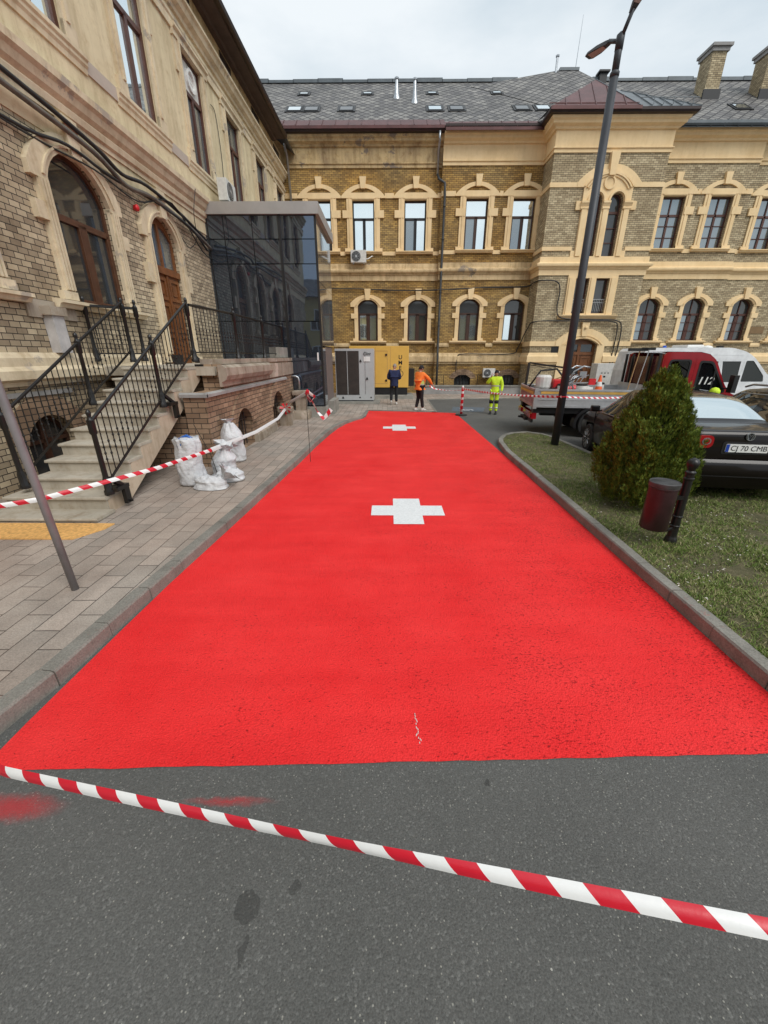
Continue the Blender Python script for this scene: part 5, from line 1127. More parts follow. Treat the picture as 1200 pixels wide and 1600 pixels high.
# cables
def cable(name,label,F,pts,r,mat=CABLE,clips=True):
    P=[]; 
    for i in range(len(pts)-1):
        a=Vector(pts[i]);b=Vector(pts[i+1]); p0=Vector(pts[max(i-1,0)]); p3=Vector(pts[min(i+2,len(pts)-1)])
        for k in range(5):
            t=k/5; P.append(.5*((2*a)+(b-p0)*t+(2*p0-5*a+4*b-p3)*t*t+(3*a-p0-3*b+p3)*t**3))
    P.append(Vector(pts[-1])); m=MB(); m.tube([F(p.x,p.y,p.z) for p in P],r,6); return tag(m.build(name,mat,smooth=True),label,'cable')
cable('wall_cable','thick black cable sloping across the plaster band above the arched window',FL,[(4,5.95,.2),(7.3,5.75,.2),(9.0,5.60,.18),(9.8,5.45,.15),(10.6,5.52,.2),(12.2,5.42,.15),(13.6,5.2,.1)],.038)
cable('wall_cable','grey insulated pipe running just below the thick black cable on the house',FL,[(4,5.75,.16),(7.3,5.6,.17),(9.0,5.50,.16),(9.9,5.30,.14),(10.9,5.38,.16),(12.6,5.25,.14),(13.9,5.05,.1)],.045,CABLEG)
cable('wall_cable','lower black cable crossing the brick above the arched window keystone',FL,[(4,5.35,.06),(7.2,5.22,.07),(8.3,5.32,.18),(9.4,5.28,.14),(10.8,5.35,.12),(12.3,5.2,.25),(13.6,4.95,.1)],.028)
cable('wall_cable','thin black cable drooping from the keystone to the door arch',FL,[(4,5.28,.06),(7.4,5.18,.07),(8.9,5.2,.18),(10.3,5.15,.1),(11.6,5.5,.22),(13.2,4.85,.12),(14,4.8,.1)],.016)
cable('wall_cable','thin loose wire looping down beside the glass annex roof',FL,[(12.9,6.2,.3),(12.7,5.6,.25),(12.95,5.1,.12),(12.4,4.75,.14),(11.9,4.85,.2)],.010)
cable('wall_cable','thin vertical wire on the plaster between two upper windows',FL,[(15.5,9.1,.05),(15.8,9.0,.05),(15.9,8.0,.05),(15.8,7.2,.05)],.010)
for z,x0,y in ((0,0,0),):
    cable('wall_cable','black cable running along the far wing under its belt course',wframe((0,0,0),(1,0,0),(0,-1,0)),[(-5,5.45,-24.2),(-1.5,5.42,-24.2),(0.6,5.34,-24.2),(2.8,5.32,-23.85),(5,5.44,-23.95),(7.3,5.48,-23.95),(7.5,5.55,-23.3),(7.7,5.58,-22.7),(8.5,5.52,-22.7),(8.72,5.1,-22.7),(8.7,4.3,-22.7),(9.0,3.86,-22.6),(10.5,3.8,-22.6),(11.8,3.75,-22.6),(12.2,3.4,-22.7),(12.2,2.2,-22.7),(12.0,1.3,-22.7)],.03)
    cable('wall_cable','black cable stepping up from the plinth onto the tower bay',wframe((0,0,0),(1,0,0),(0,-1,0)),[(3.9,1.2,-23.9),(3.95,2.0,-23.95),(4.4,2.15,-23.9),(6.9,2.15,-23.9),(7.3,2.5,-23.9),(7.5,3.4,-23.3),(7.75,3.72,-22.7),(10,3.72,-22.6),(11.6,3.7,-22.6),(12.0,3.3,-22.7),(11.95,1.4,-22.7)],.028)
SI=thing('alarm_siren','small red alarm siren on the brick between window and door arches','siren',FL(10.25,5.02,.05)); SI.scale=(.62,.62,.62)
m=MB(); m.lathe([(.05,-.05),(.10,-.03),(.10,.03),(.06,.06)],(.05,0,0),14,'x'); m.build('horn',REDP,SI,local=True,smooth=True); m=MB(); m.box((-.04,-.07,-.07),(.0,.07,.07)); m.build('backplate',REDP,SI,local=True)
EC=thing('electrical_cabinet','white metal cabinet with four small marks in front of the far tower bay','cabinet',(10.2,20,0))
FE=wframe((0,19.6,0),(1,0,0),(0,-1,0)); m=MB(); m.box((9.8,19.6,.02),(10.75,20.2,1.72)); m.build('casing',LGREY if 0 else WHITED,EC,bevel=.01)
for k,(u,z) in enumerate(((10.05,1.3),(10.2,1.3),(10.35,1.3),(10.2,1.14))):
    m=MB(); s_=.03 if k<3 else .05; m.fbox(FE,u-s_,u+s_,z-s_*.7,z+s_*.7,-.01,.005); m.build('indicator',BLACK,EC)
m=MB(); m.fbox(FE,9.83,10.72,.1,.11,-.01,.004); m.build('door_seam',BLACK,EC)
# ------------------------------------------------------------------ people
def smooth_skin(name,nodes,edges,mat,parent,sub=2,root=0):
    me=bpy.data.meshes.new(name); me.from_pydata([n[0] for n in nodes],edges,[]); o=bpy.data.objects.new(name,me); COL.objects.link(o)
    bm=bmesh.new(); bm.from_mesh(me); ly=bm.verts.layers.skin.verify()
    for i,v in enumerate(bm.verts):
        r=nodes[i][1]; v[ly].radius=(r,r) if not isinstance(r,tuple) else r; v[ly].use_root=(i==root)
    bm.to_mesh(me); bm.free()
    md=o.modifiers.new('s','SKIN')
    md.use_smooth_shade=True; sd=o.modifiers.new('d','SUBSURF'); sd.levels=sub; sd.render_levels=sub
    dg=bpy.context.evaluated_depsgraph_get(); dg.update(); m2=bpy.data.meshes.new_from_object(o.evaluated_get(dg)); bpy.data.objects.remove(o)
    m2.materials.clear(); m2.materials.append(mat); m2.polygons.foreach_set('use_smooth',[True]*len(m2.polygons))
    if parent is None: return m2
    o=bpy.data.objects.new(name,m2); COL.objects.link(o); o.parent=parent; return o
def lerp3(a,b,t): return tuple(a[i]+(b[i]-a[i])*t for i in range(3))
def person(label,loc,rz,J,clothes,scale=1.0,name='person'):
    """J joints facing local +Y. clothes: dict of materials"""
    T=thing(name,label,'person',loc,rz); T.scale=(scale,)*3
    P=J['pelvis']; C=J['chest']; Nk=J['neck']; Hd=J['head']
    nodes=[(P,.12),(lerp3(P,C,.5),.115),(C,.135),(Nk,.055),(lerp3(Nk,Hd,.5),.055)]; edges=[(0,1),(1,2),(2,3),(3,4)]
    def chain(start,pts):
        k=start
        for p in pts: nodes.append(p); edges.append((k,len(nodes)-1)); k=len(nodes)-1
        return k
    hands={}
    for s in 'LR':
        chain(2,[(J['sh'+s],.062),(lerp3(J['sh'+s],J['el'+s],.5),.05),(J['el'+s],.042),(lerp3(J['el'+s],J['wr'+s],.6),.036),(J['wr'+s],.026)])
        wr=Vector(J['wr'+s]); d=(wr-Vector(J['el'+s])).normalized(); palm=wr+d*.075; sd=Vector(J.get('palm'+s,(0,1,0))); sd=(sd-d*sd.dot(d)).normalized(); k=chain(len(nodes)-1,[(tuple(palm),(.040,.020))])
        hands[s]=(wr,palm,d,sd)
        chain(0,[(J['hip'+s],.088),(lerp3(J['hip'+s],J['kn'+s],.5),.075),(J['kn'+s],.055),(lerp3(J['kn'+s],J['an'+s],.35),.055),(J['an'+s],.036)])
    me=smooth_skin('body',nodes,edges,SKIN,None)
    mb=MB(); mb.add([tuple(v.co) for v in me.vertices],[tuple(p.vertices) for p in me.polygons])
    for s,(wr,palm,d,sd) in hands.items():
        perp=d.cross(sd).normalized(); 
        for i in range(4):
            o_=sd*(-.027+.018*i); l=(.062,.072,.068,.052)[i]; a=palm+o_+d*.02; b=a+d*l*.55+perp*l*.15; c=b+d*l*.3+perp*l*.4
            mb.tube([a,b,c],[.0088,.008,.006],6)
        a=palm-d*.045+sd*.03; mb.tube([a,a+d*.03+sd*.03,a+d*.06+sd*.035+perp*.012],[.011,.0095,.007],6)
    # head: shaped ellipsoid with brow, nose, chin, ears
    hd=Vector(Hd); look=J.get('look',(0,1,0)); yv=Vector(look).normalized(); xv=yv.cross(Vector((0,0,1))).normalized(); zv=xv.cross(yv)
    n1,n2=14,18; vs=[];fs=[]
    for i in range(n1+1):
        ph=math.pi*i/n1; z=math.cos(ph)
        for k in range(n2):
            a=2*math.pi*k/n2; x=math.sin(ph)*math.sin(a); y=math.sin(ph)*math.cos(a)
            w_=.076*(1-.28*max(0,-z)**1.5); dpt=.098*(1-.12*max(0,-z)); q=Vector((x*w_,y*dpt,z*.118))
            if y>.5 and abs(x)<.25: q.y+= .014*math.exp(-((z+.15)/.16)**2)*(1-abs(x)/.25)+.006*math.exp(-((z+.75)/.2)**2)
            if y>.6 and .15<abs(x)<.5: q.y-=.006*math.exp(-((z-.05)/.12)**2)
            vs.append(hd+xv*q.x+yv*q.y+zv*q.z)
    for i in range(n1):
        for k in range(n2): fs.append((i*n2+k,i*n2+(k+1)%n2,(i+1)*n2+(k+1)%n2,(i+1)*n2+k))
    mb.add(vs,fs)
    for s in (-1,1): mb.lathe([(.005,-.012),(.026,-.008),(.028,.004),(.012,.012)],tuple(hd+xv*s*.076-zv*.005),8,'x')
    body=mb.build('body',SKIN,T,local=True,smooth=True)
    for s in (-1,1):
        e=MB(); e.lathe([(.002,-.006),(.010,-.004),(.010,.004),(.002,.008)],tuple(hd+xv*s*.03+yv*.088+zv*.012),8,'y'); e.build('eye',BLACK,T,local=True)
    # hair or beanie
    m=MB(); vs=[];fs=[]; lim=clothes.get('hatlow',.10); th_=1.10 if 'hat' in clothes else 1.05
    for i in range(9):
        ph0=math.pi*(.5+lim)*i/8
        for k in range(n2):
            a=2*math.pi*k/n2; ph=ph0*(1-.26*max(0,math.cos(a))); z=math.cos(ph); x=math.sin(ph)*math.sin(a); y=math.sin(ph)*math.cos(a); lift=.035 if (y>.3 and z<.35 and 'hat' not in clothes) else 0
            q=Vector((x*.080*th_,y*.100*th_-.004,(z*.118+lift)*th_+.004)); vs.append(hd+xv*q.x+yv*q.y+zv*q.z)
    for i in range(8):
        for k in range(n2): fs.append((i*n2+k,i*n2+(k+1)%n2,(i+1)*n2+(k+1)%n2,(i+1)*n2+k))
    m.add(vs,fs); m.build('beanie' if 'hat' in clothes else 'hair',clothes.get('hat',clothes.get('hair',HAIRG)),T,local=True,smooth=True)
    # jacket
    hem=Vector(J.get('hem',lerp3(P,C,-.25))); r0=clothes.get('hemr',.175); ft=clothes.get('fat',1.1)
    nd=[(tuple(lerp3(P,C,.1)),(r0+.155*ft)/2),(tuple(hem),r0),(lerp3(P,C,.6),.152*ft),(C,.17*ft),(lerp3(C,Nk,.75),.085)]; ed=[(0,1),(0,2),(2,3),(3,4)]
    def ch2(start,pts):
        k=start
        for p in pts: nd.append(p); ed.append((k,len(nd)-1)); k=len(nd)-1
    for s in 'LR': ch2(3,[(J['sh'+s],.085*ft),(lerp3(J['sh'+s],J['el'+s],.5),.072*ft),(J['el'+s],.062*ft),(lerp3(J['el'+s],J['wr'+s],.5),.055),(lerp3(J['el'+s],J['wr'+s],.96),.045)])
    smooth_skin('jacket',nd,ed,clothes['jacket'],T)
    nd=[(P,.135)]; ed=[]
    def ch3(start,pts):
        k=start
        for p in pts: nd.append(p); ed.append((k,len(nd)-1)); k=len(nd)-1
    for s in 'LR': ch3(0,[(J['hip'+s],.105),(lerp3(J['hip'+s],J['kn'+s],.5),.095),(J['kn'+s],.075),(lerp3(J['kn'+s],J['an'+s],.5),.072),(lerp3(J['kn'+s],J['an'+s],.93),.064)])
    smooth_skin('trousers',nd,ed,clothes['trousers'],T)
    for s in 'LR':
        a=Vector(J['an'+s]); f=Vector(J.get('toe'+s,(0,1,0))).normalized(); sd=f.cross(Vector((0,0,1))).normalized(); u_=sd.cross(f); m=MB(); vs=[];fs=[]
        for t,w_,h_ in ((-.09,.03,.07),(-.06,.042,.10),(0,.042,.11),(.06,.045,.075),(.13,.05,.05),(.175,.04,.035),(.19,.02,.02)):
            for (x,z) in ((-1,0),(1,0),(1.0,.45),(.6,1),(-.6,1),(-1,.45)): vs.append(a+f*t+sd*x*w_+u_*(z*h_-.085))
        for i in range(6):
            for k in range(6): fs.append((i*6+k,i*6+(k+1)%6,(i+1)*6+(k+1)%6,(i+1)*6+k))
        fs+=[(5,4,3,2,1,0),tuple(range(36,42))]; m.add(vs,fs); m.build('shoe',clothes['shoes'],T,local=True,smooth=True)
    return T
def joints(**k):
    J=dict(pelvis=(0,0,.96),chest=(0,0,1.30),neck=(0,0,1.49),head=(0,.02,1.64),shL=(-.19,0,1.42),shR=(.19,0,1.42),elL=(-.25,-.02,1.14),elR=(.25,-.02,1.14),wrL=(-.25,.06,.90),wrR=(.25,.06,.90),
      hipL=(-.095,0,.90),hipR=(.095,0,.90),knL=(-.10,.02,.50),knR=(.10,.02,.50),anL=(-.11,0,.09),anR=(.11,0,.09)); J.update(k); return J
NAVY=simple('navy_cloth',(.014,.022,.07),.9,var=.25,vs=12,bump=.4,bs=18,bd=.02); BLKC=simple('black_cloth',(.012,.012,.014),.9,var=.3,vs=10,bump=.4,bs=18,bd=.02)
ORC=simple('orange_hivis',(.95,.22,.03),.7,var=.12,vs=10,bump=.4,bs=16,bd=.02); YEC=simple('yellow_hivis',(.62,.85,.03),.7,var=.12,vs=10,bump=.4,bs=16,bd=.02); YEL2=simple('yellow_green_band',(.50,.62,.16),.6,var=.1); SILV=simple('reflective_silver',(.55,.56,.5),.35,.3,var=.1)
SHOEW=simple('light_shoes',(.55,.52,.48),.7,var=.15,vs=20)
p1=person('grey haired man in long navy coat seen from behind before the yellow generator',(.28,18.0,.03),R(2),
  joints(head=(.02,.06,1.61),neck=(0,.02,1.47),look=(.25,.8,-.55),elL=(-.27,.05,1.12),elR=(.27,.05,1.12),wrL=(-.10,.24,1.08),wrR=(.12,.24,1.10),hem=(0,-.01,.78),anL=(-.13,-.10,.14),knL=(-.12,.03,.50),toeL=(0,.6,-.8),anR=(.11,.05,.09)),
  dict(jacket=NAVY,trousers=BLKC,shoes=SHOEW,hair=HAIRG,hemr=.205,fat=1.22),scale=.985)
p2=person('worker in orange high visibility jacket and black beanie pulling the striped tape',(1.25,15.95,.03),R(-52),
  joints(head=(0,.05,1.62),look=(.1,1,-.25),shR=(.18,.06,1.40),elR=(.24,.28,1.20),wrR=(.22,.46,1.01),elL=(-.25,.06,1.12),wrL=(-.10,.28,.98),anL=(-.12,-.07,.09),anR=(.10,.10,.09),hem=(0,0,.86)),
  dict(jacket=ORC,trousers=BLKC,shoes=SHOEW,hat=BLKC,hatlow=.12,hemr=.175),scale=.97)
def band(par,z,r,mat,name='reflective_band',dy=0,h=.045): 
    m=MB(); n=24; vs=[];fs=[]
    for zz in (z,z+h):
        for k in range(n): t=2*math.pi*k/n; vs.append((r*math.cos(t),dy+r*.86*math.sin(t),zz))
    for k in range(n): fs.append((k,(k+1)%n,n+(k+1)%n,n+k))
    m.add(vs,fs); return m.build(name,mat,par,local=True,smooth=True)
band(p2,1.04,.188,YEL2,h=.12); band(p2,1.00,.187,SILV,h=.04); band(p2,1.18,.186,SILV,h=.035)
p3=person('worker in yellow high visibility overalls and black beanie drinking beside the truck tailboard',(3.98,15.2,0),R(160),
  joints(head=(0,.03,1.62),look=(-.25,1,0),elR=(.34,.10,1.22),wrR=(.17,.20,1.50),elL=(-.27,.0,1.14),wrL=(-.27,.10,.92),hem=(0,0,.92)),
  dict(jacket=YEC,trousers=YEC,shoes=BLKC,hat=BLKC,hatlow=.10,hemr=.165),scale=.90)
for s in (-.105,.105):
    m=MB(); m.lathe([(.082,.44),(.090,.50),(.082,.58)],(s,.012,0),14); m.build('knee_patch',BLKC,p3,local=True,smooth=True)
    m=MB(); m.lathe([(.072,.24),(.075,.29)],(s,.008,0),14); m.build('reflective_band',SILV,p3,local=True,smooth=True)
band(p3,1.12,.182,SILV)
m=MB(); m.box((-.20,-.13,1.0),(-.16,.14,1.42)); 
m=MB(); m.lathe([(.03,-.09),(.033,.02),(.02,.06),(.012,.07)],(.12,.24,1.60),10); tag_=m.build('paper_cup',WHITE,p3,local=True) if 0 else None
cup=MB(); wp=WM[p3.name]@(Vector((.13,.25,1.58))*.90); cup.lathe([(.024,-.05),(.034,.05),(.035,.055)],tuple(wp),12); tag(cup.build('cup',WHITE),'white cup held to the mouth by the worker in yellow','cup')
p4=person('person in black beanie and dark clothes standing behind the thuja at the truck cab',(6.93,9.95,0),R(15),
  joints(head=(0,.03,1.63)),dict(jacket=BLKC,trousers=BLKC,shoes=BLKC,hat=BLKC,hatlow=.2),scale=.93)
# ------------------------------------------------------------------ vehicles
def rnd_poly(poly,r=.06,n=4):
    out=[]; m=len(poly)
    for i in range(m):
        p=Vector(poly[i]); a=Vector(poly[i-1])-p; b=Vector(poly[(i+1)%m])-p; rr_=min(r,a.length*.45,b.length*.45); a=p+a.normalized()*rr_; b=p+b.normalized()*rr_
        for k in range(n+1): t=k/n; q=a*(1-t)**2+p*2*t*(1-t)+b*t*t; out.append((q.x,q.y))
    return out
def wheel(par,x,y,r,w_,side,rimmat=ALU,spokes=10,name='wheel'):
    """axis along local y; side=-1 outer face towards -y"""
    t=MB(); t.lathe([(r*.62,-w_/2),(r*.93,-w_/2),(r*.985,-w_*.38),(r,0),(r*.985,w_*.38),(r*.93,w_/2),(r*.62,w_/2)],(x,y,r),32,'y'); W=t.build(name,RUBBER,par,local=True,autos=True)
    m=MB(); f=side*w_/2; m.lathe([(r*.63,f*.98),(r*.66,f*1.03),(r*.60,f*.9),(r*.57,f*.55),(r*.1,f*.5)],(x,y,r),28,'y')
    for k in range(spokes):
        a=2*math.pi*k/spokes; c,s_=math.cos(a),math.sin(a); m.tube([(x+r*.1*c,y+f*.82,r+r*.1*s_),(x+r*.35*c,y+f*.95,r+r*.35*s_),(x+r*.60*c,y+f*.9,r+r*.60*s_)],r*.05,5)
    m.lathe([(.01,f*1.0),(r*.14,f*.95),(r*.15,f*.6)],(x,y,r),14,'y'); m.build('rim',rimmat,W,local=True,autos=True); return W
def cat(P,u):
    n=len(P)-1; i=min(int(u),n-1); t=u-i; p0=P[max(i-1,0)];p1=P[i];p2=P[i+1];p3=P[min(i+2,n)]
    return tuple(.5*(2*b+(c-a)*t+(2*a-5*b+4*c-d)*t*t+(3*b-a-3*c+d)*t**3) for a,b,c,d in zip(p0,p1,p2,p3))
def car_body(par,st,paint,glass,rearglass,side_rng,rear_rng,front_rng,wheels,wr,sub=4,ws=.02,arch_r=None):
    """st: stations (x from rear, zbot, zbelt, ztop, wlow, wbelt, wtop); local x forward, y left"""
    X=[];k=(len(st)-1)*sub
    for i in range(k+1): 
        u=i/sub; a=cat(st,u); l0=st[min(int(u),len(st)-1)]; X.append(a)
    def ring(a):
        x,zb,zm,zt,wl,wm,wt=a; zt=max(zt,zm+.012)
        half=[(0,zb),(wl*.9,zb),(wl,zb+.05),(wm*1.0,zb+(zm-zb)*.38),(wm*1.005,zb+(zm-zb)*.62),(wm*.985,zb+(zm-zb)*.9),(wm*.955,zm)]
        g=(zt-zm); half+=[(wm*.955+(wt-wm*.955)*.34,zm+g*.33),(wm*.955+(wt-wm*.955)*.66,zm+g*.64),(wt+.0,zm+g*.90),(wt*.90,zm+g*.985),(wt*.5,zt+g*.02),(0,zt+g*.03)]
        return [(x,y,z) for y,z in half]
    rings=[ring(a) for a in X]; n=13
    body=MB(); win={'side_L':MB(),'side_R':MB(),'rear':MB(),'front':MB()}
    for s in (1,-1):
        base=len(body.v); 
        for r_ in rings: body.v+=[(p[0],p[1]*s,p[2]) for p in r_]
        for i in range(k):
            u=(i+.5)/sub; xm=(rings[i][0][0]+rings[i+1][0][0])/2
            for j in range(n-1):
                q=(base+i*n+j,base+(i+1)*n+j,base+(i+1)*n+j+1,base+i*n+j+1)
                key=None
                if 6<=j<=8 and any(a<=u<=b for a,b in side_rng): key='side_L' if s>0 else 'side_R'
                if j>=9 or j>=99:
                    if rear_rng[0]<=u<=rear_rng[1]: key='rear'
                    if front_rng[0]<=u<=front_rng[1]: key='front'
                pts_=[body.v[t] for t in q]
                if key is None and arch_r and j in (1,2,3,4) and any(math.hypot(sum(p[0] for p in pts_)/4-wx,sum(p[2] for p in pts_)/4-wr)<arch_r for wx in wheels): continue
                if key: win[key].add(pts_,[(0,1,2,3)])
                else: body.f.append(q); body.mi.append(0)
        for e,i in ((0,0),(1,k)): body.f.append(tuple(base+i*n+j for j in range(n))); body.mi.append(0)
    b=body.build('body',paint,par,local=True,autos=True,weld=True)
    for nm,kk,mt in (('side_window','side_L',glass),('side_window','side_R',glass),('rear_window','rear',rearglass),('windscreen','front',glass)):
        if win[kk].f: win[kk].build(nm,mt,par,local=True,smooth=True,weld=True)
    m=MB(); 
    for wx in wheels:
        m.box((wx-wr*1.15,-st[len(st)//2][5]+.22,.12),(wx+wr*1.15,st[len(st)//2][5]-.22,wr*2.1))
    m.build('underbody',BLACK,par,local=True)
    return b
# black saloon
CA=thing('parked_car','black saloon with a white number plate parked against the lawn kerb','car',(4.92,5.36,0),R(90-8.5))
JS=[(0.0,.36,.90,.98,.70,.74,.52),(.03,.33,.92,1.07,.80,.84,.62),(.12,.31,.94,1.10,.84,.875,.68),(.50,.29,.955,1.125,.86,.885,.66),(.66,.28,.965,1.14,.87,.89,.63),(1.02,.26,.965,1.33,.87,.89,.57),(1.32,.25,.965,1.425,.87,.89,.56),(1.9,.25,.96,1.46,.87,.89,.57),(2.45,.25,.95,1.45,.87,.89,.57),(2.75,.25,.945,1.40,.87,.89,.56),(3.1,.25,.94,1.21,.87,.885,.60),(3.4,.25,.925,1.02,.87,.88,.64),(3.9,.25,.86,.92,.86,.87,.62),(4.3,.25,.74,.80,.82,.82,.6),(4.5,.3,.62,.66,.70,.70,.5),(4.55,.35,.55,.57,.55,.55,.4)]
car_body(CA,JS,CP_BLK,GL_CAR,GL_REAR,[(5.0,6.9),(7.1,10.0)],(4.3,6.0),(9.1,11.0),(.95,3.55),.32,sub=5,arch_r=.37)
for wx in (.95,3.55):
    for s in (-1,1): wheel(CA,wx,s*.80,.315,.20,s)
def pl(par,F,poly,d0,d1,name,mat,bev=0): 
    m=MB(); m.plate(F,poly,[],d0,d1); return m.build(name,mat,par,local=True,bevel=bev)
FR=lambda u,z,d:(-.0-d,-u,z)      # rear face frame: u to the right as seen from behind
def rrect(u0,u1,z0,z1,r=.02,n=4):
    o=[]
    for cx,cz,a0 in ((u1-r,z0+r,-90),(u1-r,z1-r,0),(u0+r,z1-r,90),(u0+r,z0+r,180)):
        for k in range(n+1): a=R(a0+90*k/n); o.append((cx+r*math.cos(a),cz+r*math.sin(a)))
    return o
pl(CA,FR,rrect(-.30,.30,.785,.955,.03),.006,-.05,'plate_recess',BLACK)
pn=pl(CA,FR,rrect(-.26,.26,.815,.925,.012),.018,-.0,'number_plate',WHITE)
pl(CA,FR,rect(-.258,-.218,.818,.922),.020,.0,'plate_band',simple('plate_blue',(.01,.05,.35),.4))
text_mesh('plate_lettering','CJ 70 CMB',.098,FR,.022,.868,.0215,BLACK,CA,bold=0,local=True)
m=MB(); ring_=lambda r:[(r*math.cos(t*.2618),1.0+.03+r*math.sin(t*.2618)) for t in range(24)]
m.plate(FR,ring_(.052),[ring_(.044)],.02,.0)
for seg in (((-.026,1.066),(0,1.034),(.026,1.066)),((-.036,1.052),(-.016,.990),(0,1.022),(.016,.990),(.036,1.052))): m.tube([FR(a,b,.014) for a,b in seg],.0045,5)
m.build('badge',ZINC,CA,local=True)
pl(CA,FR,ring_(.045),.008,.0,'badge_ground',BLACK)
for s in (-1,1):
    el=lambda cu,cz,a,b:[(cu+a*math.cos(t*.2618),cz+b*math.sin(t*.2618)) for t in range(24)]
    F_=FR
    L1=pl(CA,FR,rrect(*sorted((s*.43,s*.63)),.865,1.035,.06),.014,-.06,'tail_lamp',LAMPR); pl(CA,FR,el(s*.52,.955,.055,.05),.02,.0,'lamp_ring',ZINC); pl(CA,FR,el(s*.52,.955,.038,.034),.026,.0,'lamp_core',LAMPR)
    FQ=lambda u,z,d,s=s:(.13-(.13*(1-max(0,(abs(u)-.62)/.24)**2))-d*.8,-u-(s*d*.3),z)
    pl(CA,FQ,rrect(*sorted((s*.645,s*.84)),.86,1.05,.06),.012,-.08,'tail_lamp',LAMPR); pl(CA,FQ,el(s*.735,.96,.05,.05),.018,.0,'lamp_ring',WHITE)
m=MB(); m.v=[];
def bump_ring(z,ex): return [(-ex+.0+(.10*max(0,(abs(y)-.45)/.44)**2),y,z) for y in [i*.11-.88 for i in range(17)]]
vs=[];fs=[]
for z,ex in ((.30,.01),(.36,.05),(.52,.07),(.66,.075),(.71,.03)): vs+=bump_ring(z,ex)
for i in range(4):
    for k in range(16): fs.append((i*17+k,i*17+k+1,(i+1)*17+k+1,(i+1)*17+k))
m.add(vs,fs); m.build('bumper',CP_BLK,CA,local=True,smooth=True)
pl(CA,FR,rect(-.80,.80,.475,.485),.072,.0,'bumper_groove',BLACK)
m=MB(); m.box((3.02,.86,.96),(3.08,.95,1.0)); m.box((2.96,.93,.965),(3.08,1.10,1.09)); m.build('mirror',CP_BLK,CA,local=True,bevel=.028)
m=MB(); m.tube([(1.0,.885,.965),(3.15,.882,.955)],.008,4); m.build('window_trim',ZINC,CA,local=True)
for x in (1.25,2.3,3.3):
    m=MB(); m.box((x,.875,.35),(x+.006,.8935,.94)); m.build('door_seam',BLACK,CA,local=True)
for x in (1.55,2.6):
    m=MB(); m.tube([(x-.09,.90,.84),(x-.07,.915,.845),(x+.07,.915,.845),(x+.09,.90,.84)],.012,5); m.build('door_handle',CP_BLK,CA,local=True)
# dark estate on the right, seen from the side
CB=thing('parked_car','dark grey estate car with silver roof rails at the right edge','car',(6.85,4.9,0),R(90-8.5))
ES=[(0.0,.36,.90,.95,.70,.76,.50),(.04,.32,.98,1.04,.82,.84,.60),(.14,.30,1.0,1.12,.86,.88,.62),(.30,.28,1.0,1.28,.87,.90,.60),(.55,.27,1.0,1.43,.88,.91,.59),(.9,.26,1.0,1.49,.88,.91,.60),(1.6,.25,.99,1.52,.88,.91,.61),(2.4,.25,.98,1.51,.88,.91,.61),(2.85,.25,.965,1.45,.88,.91,.60),(3.2,.25,.955,1.24,.88,.90,.62),(3.5,.25,.94,1.03,.88,.9,.66),(4.0,.25,.88,.94,.87,.88,.64),(4.5,.28,.72,.78,.80,.80,.6),(4.75,.35,.6,.62,.6,.6,.4)]
car_body(CB,ES,CP_GRY,GL_CAR,GL_CAR,[(2.6,4.75),(4.95,6.4),(6.6,9.0)],(2.1,3.9),(8.1,10.0),(.95,3.75),.33,sub=5,arch_r=.38)
for wx in (.95,3.75):
    for s in (-1,1): wheel(CB,wx,s*.82,.325,.21,s)
for s in (-1,1):
    m=MB(); m.tube([(.75,s*.62,1.50),(.85,s*.63,1.56),(1.6,s*.64,1.585),(2.5,s*.63,1.57),(2.7,s*.62,1.52)],.018,6); m.build('roof_rail',ZINC,CB,local=True,smooth=True)
    m=MB(); m.tube([(.34,s*.90,1.005),(.50,s*.80,1.30),(.75,s*.74,1.41),(1.6,s*.73,1.44),(2.6,s*.73,1.42),(3.3,s*.85,1.02)],.011,5); m.tube([(.34,s*.90,1.0),(3.3,s*.89,.96)],.011,5); m.build('window_trim',ZINC,CB,local=True,smooth=True)
    m=MB(); m.box((.72,s*.64-.07,1.51),(.98,s*.64+.07,1.60)); m.build('rail_foot',BLACK,CB,local=True)
m=MB(); m.box((1.0,-.98,1.60),(1.05,.98,1.62)); 
# red truck
TR=thing('flatbed_truck','red flatbed truck with grey drop sides parked across behind the black car','truck',(4.045,11.78,0),R(-8))
FTk=lambda u,z,d:(u,-1.04-d,z)     # near side frame, local
BZ=.80
m=MB(); m.box((.02,-1.0,BZ-.02),(2.78,1.0,BZ+.06)); m.build('bed_floor',ALU,TR,local=True)
for s in (-1,1):
    F_=(lambda u,z,d,s=s:(u,s*1.04+s*d,z)); m=MB(); m.fbox(F_,.05,2.8,BZ,1.23,-.03,.0); m.fbox(F_,.05,2.8,1.20,1.245,-.035,.02); m.fbox(F_,.05,2.8,BZ-.02,BZ+.03,-.03,.015); m.fbox(F_,.05,2.8,.97,.99,-.03,.012)
    for k in range(15): m.fbox(F_,.14+k*.17,.15+k*.17,1.0,1.10,0,.012)
    m.build('side_board',ALU,TR,local=True)
    m=MB(); m.fbox(F_,.12,2.75,1.125,1.185,-.01,.012); m.build('yellow_stripe',simple('amber_stripe',(.60,.36,.08),.6,var=.15) if s<0 else MATS['amber_stripe'],TR,local=True)
    m=MB(); m.fbox(F_,-.04,.05,BZ-.06,1.27,-.05,.025); m.build('corner_post',ALU,TR,local=True)
m=MB(); m.box((-.03,-.98,BZ-.02),(.0,.98,1.23)); m.box((-.05,-.98,1.19),(.01,.98,1.24)); m.box((-.045,-.98,BZ-.02),(.01,.98,BZ+.04))
for k in range(12): y=-.9+k*.16; m.box((-.042,y,BZ+.06),(-.03,y+.012,1.08))
m.build('tail_board',simple('red_reflecting_board',(.42,.27,.27),.45,.3,var=.2,vs=5),TR,local=True)
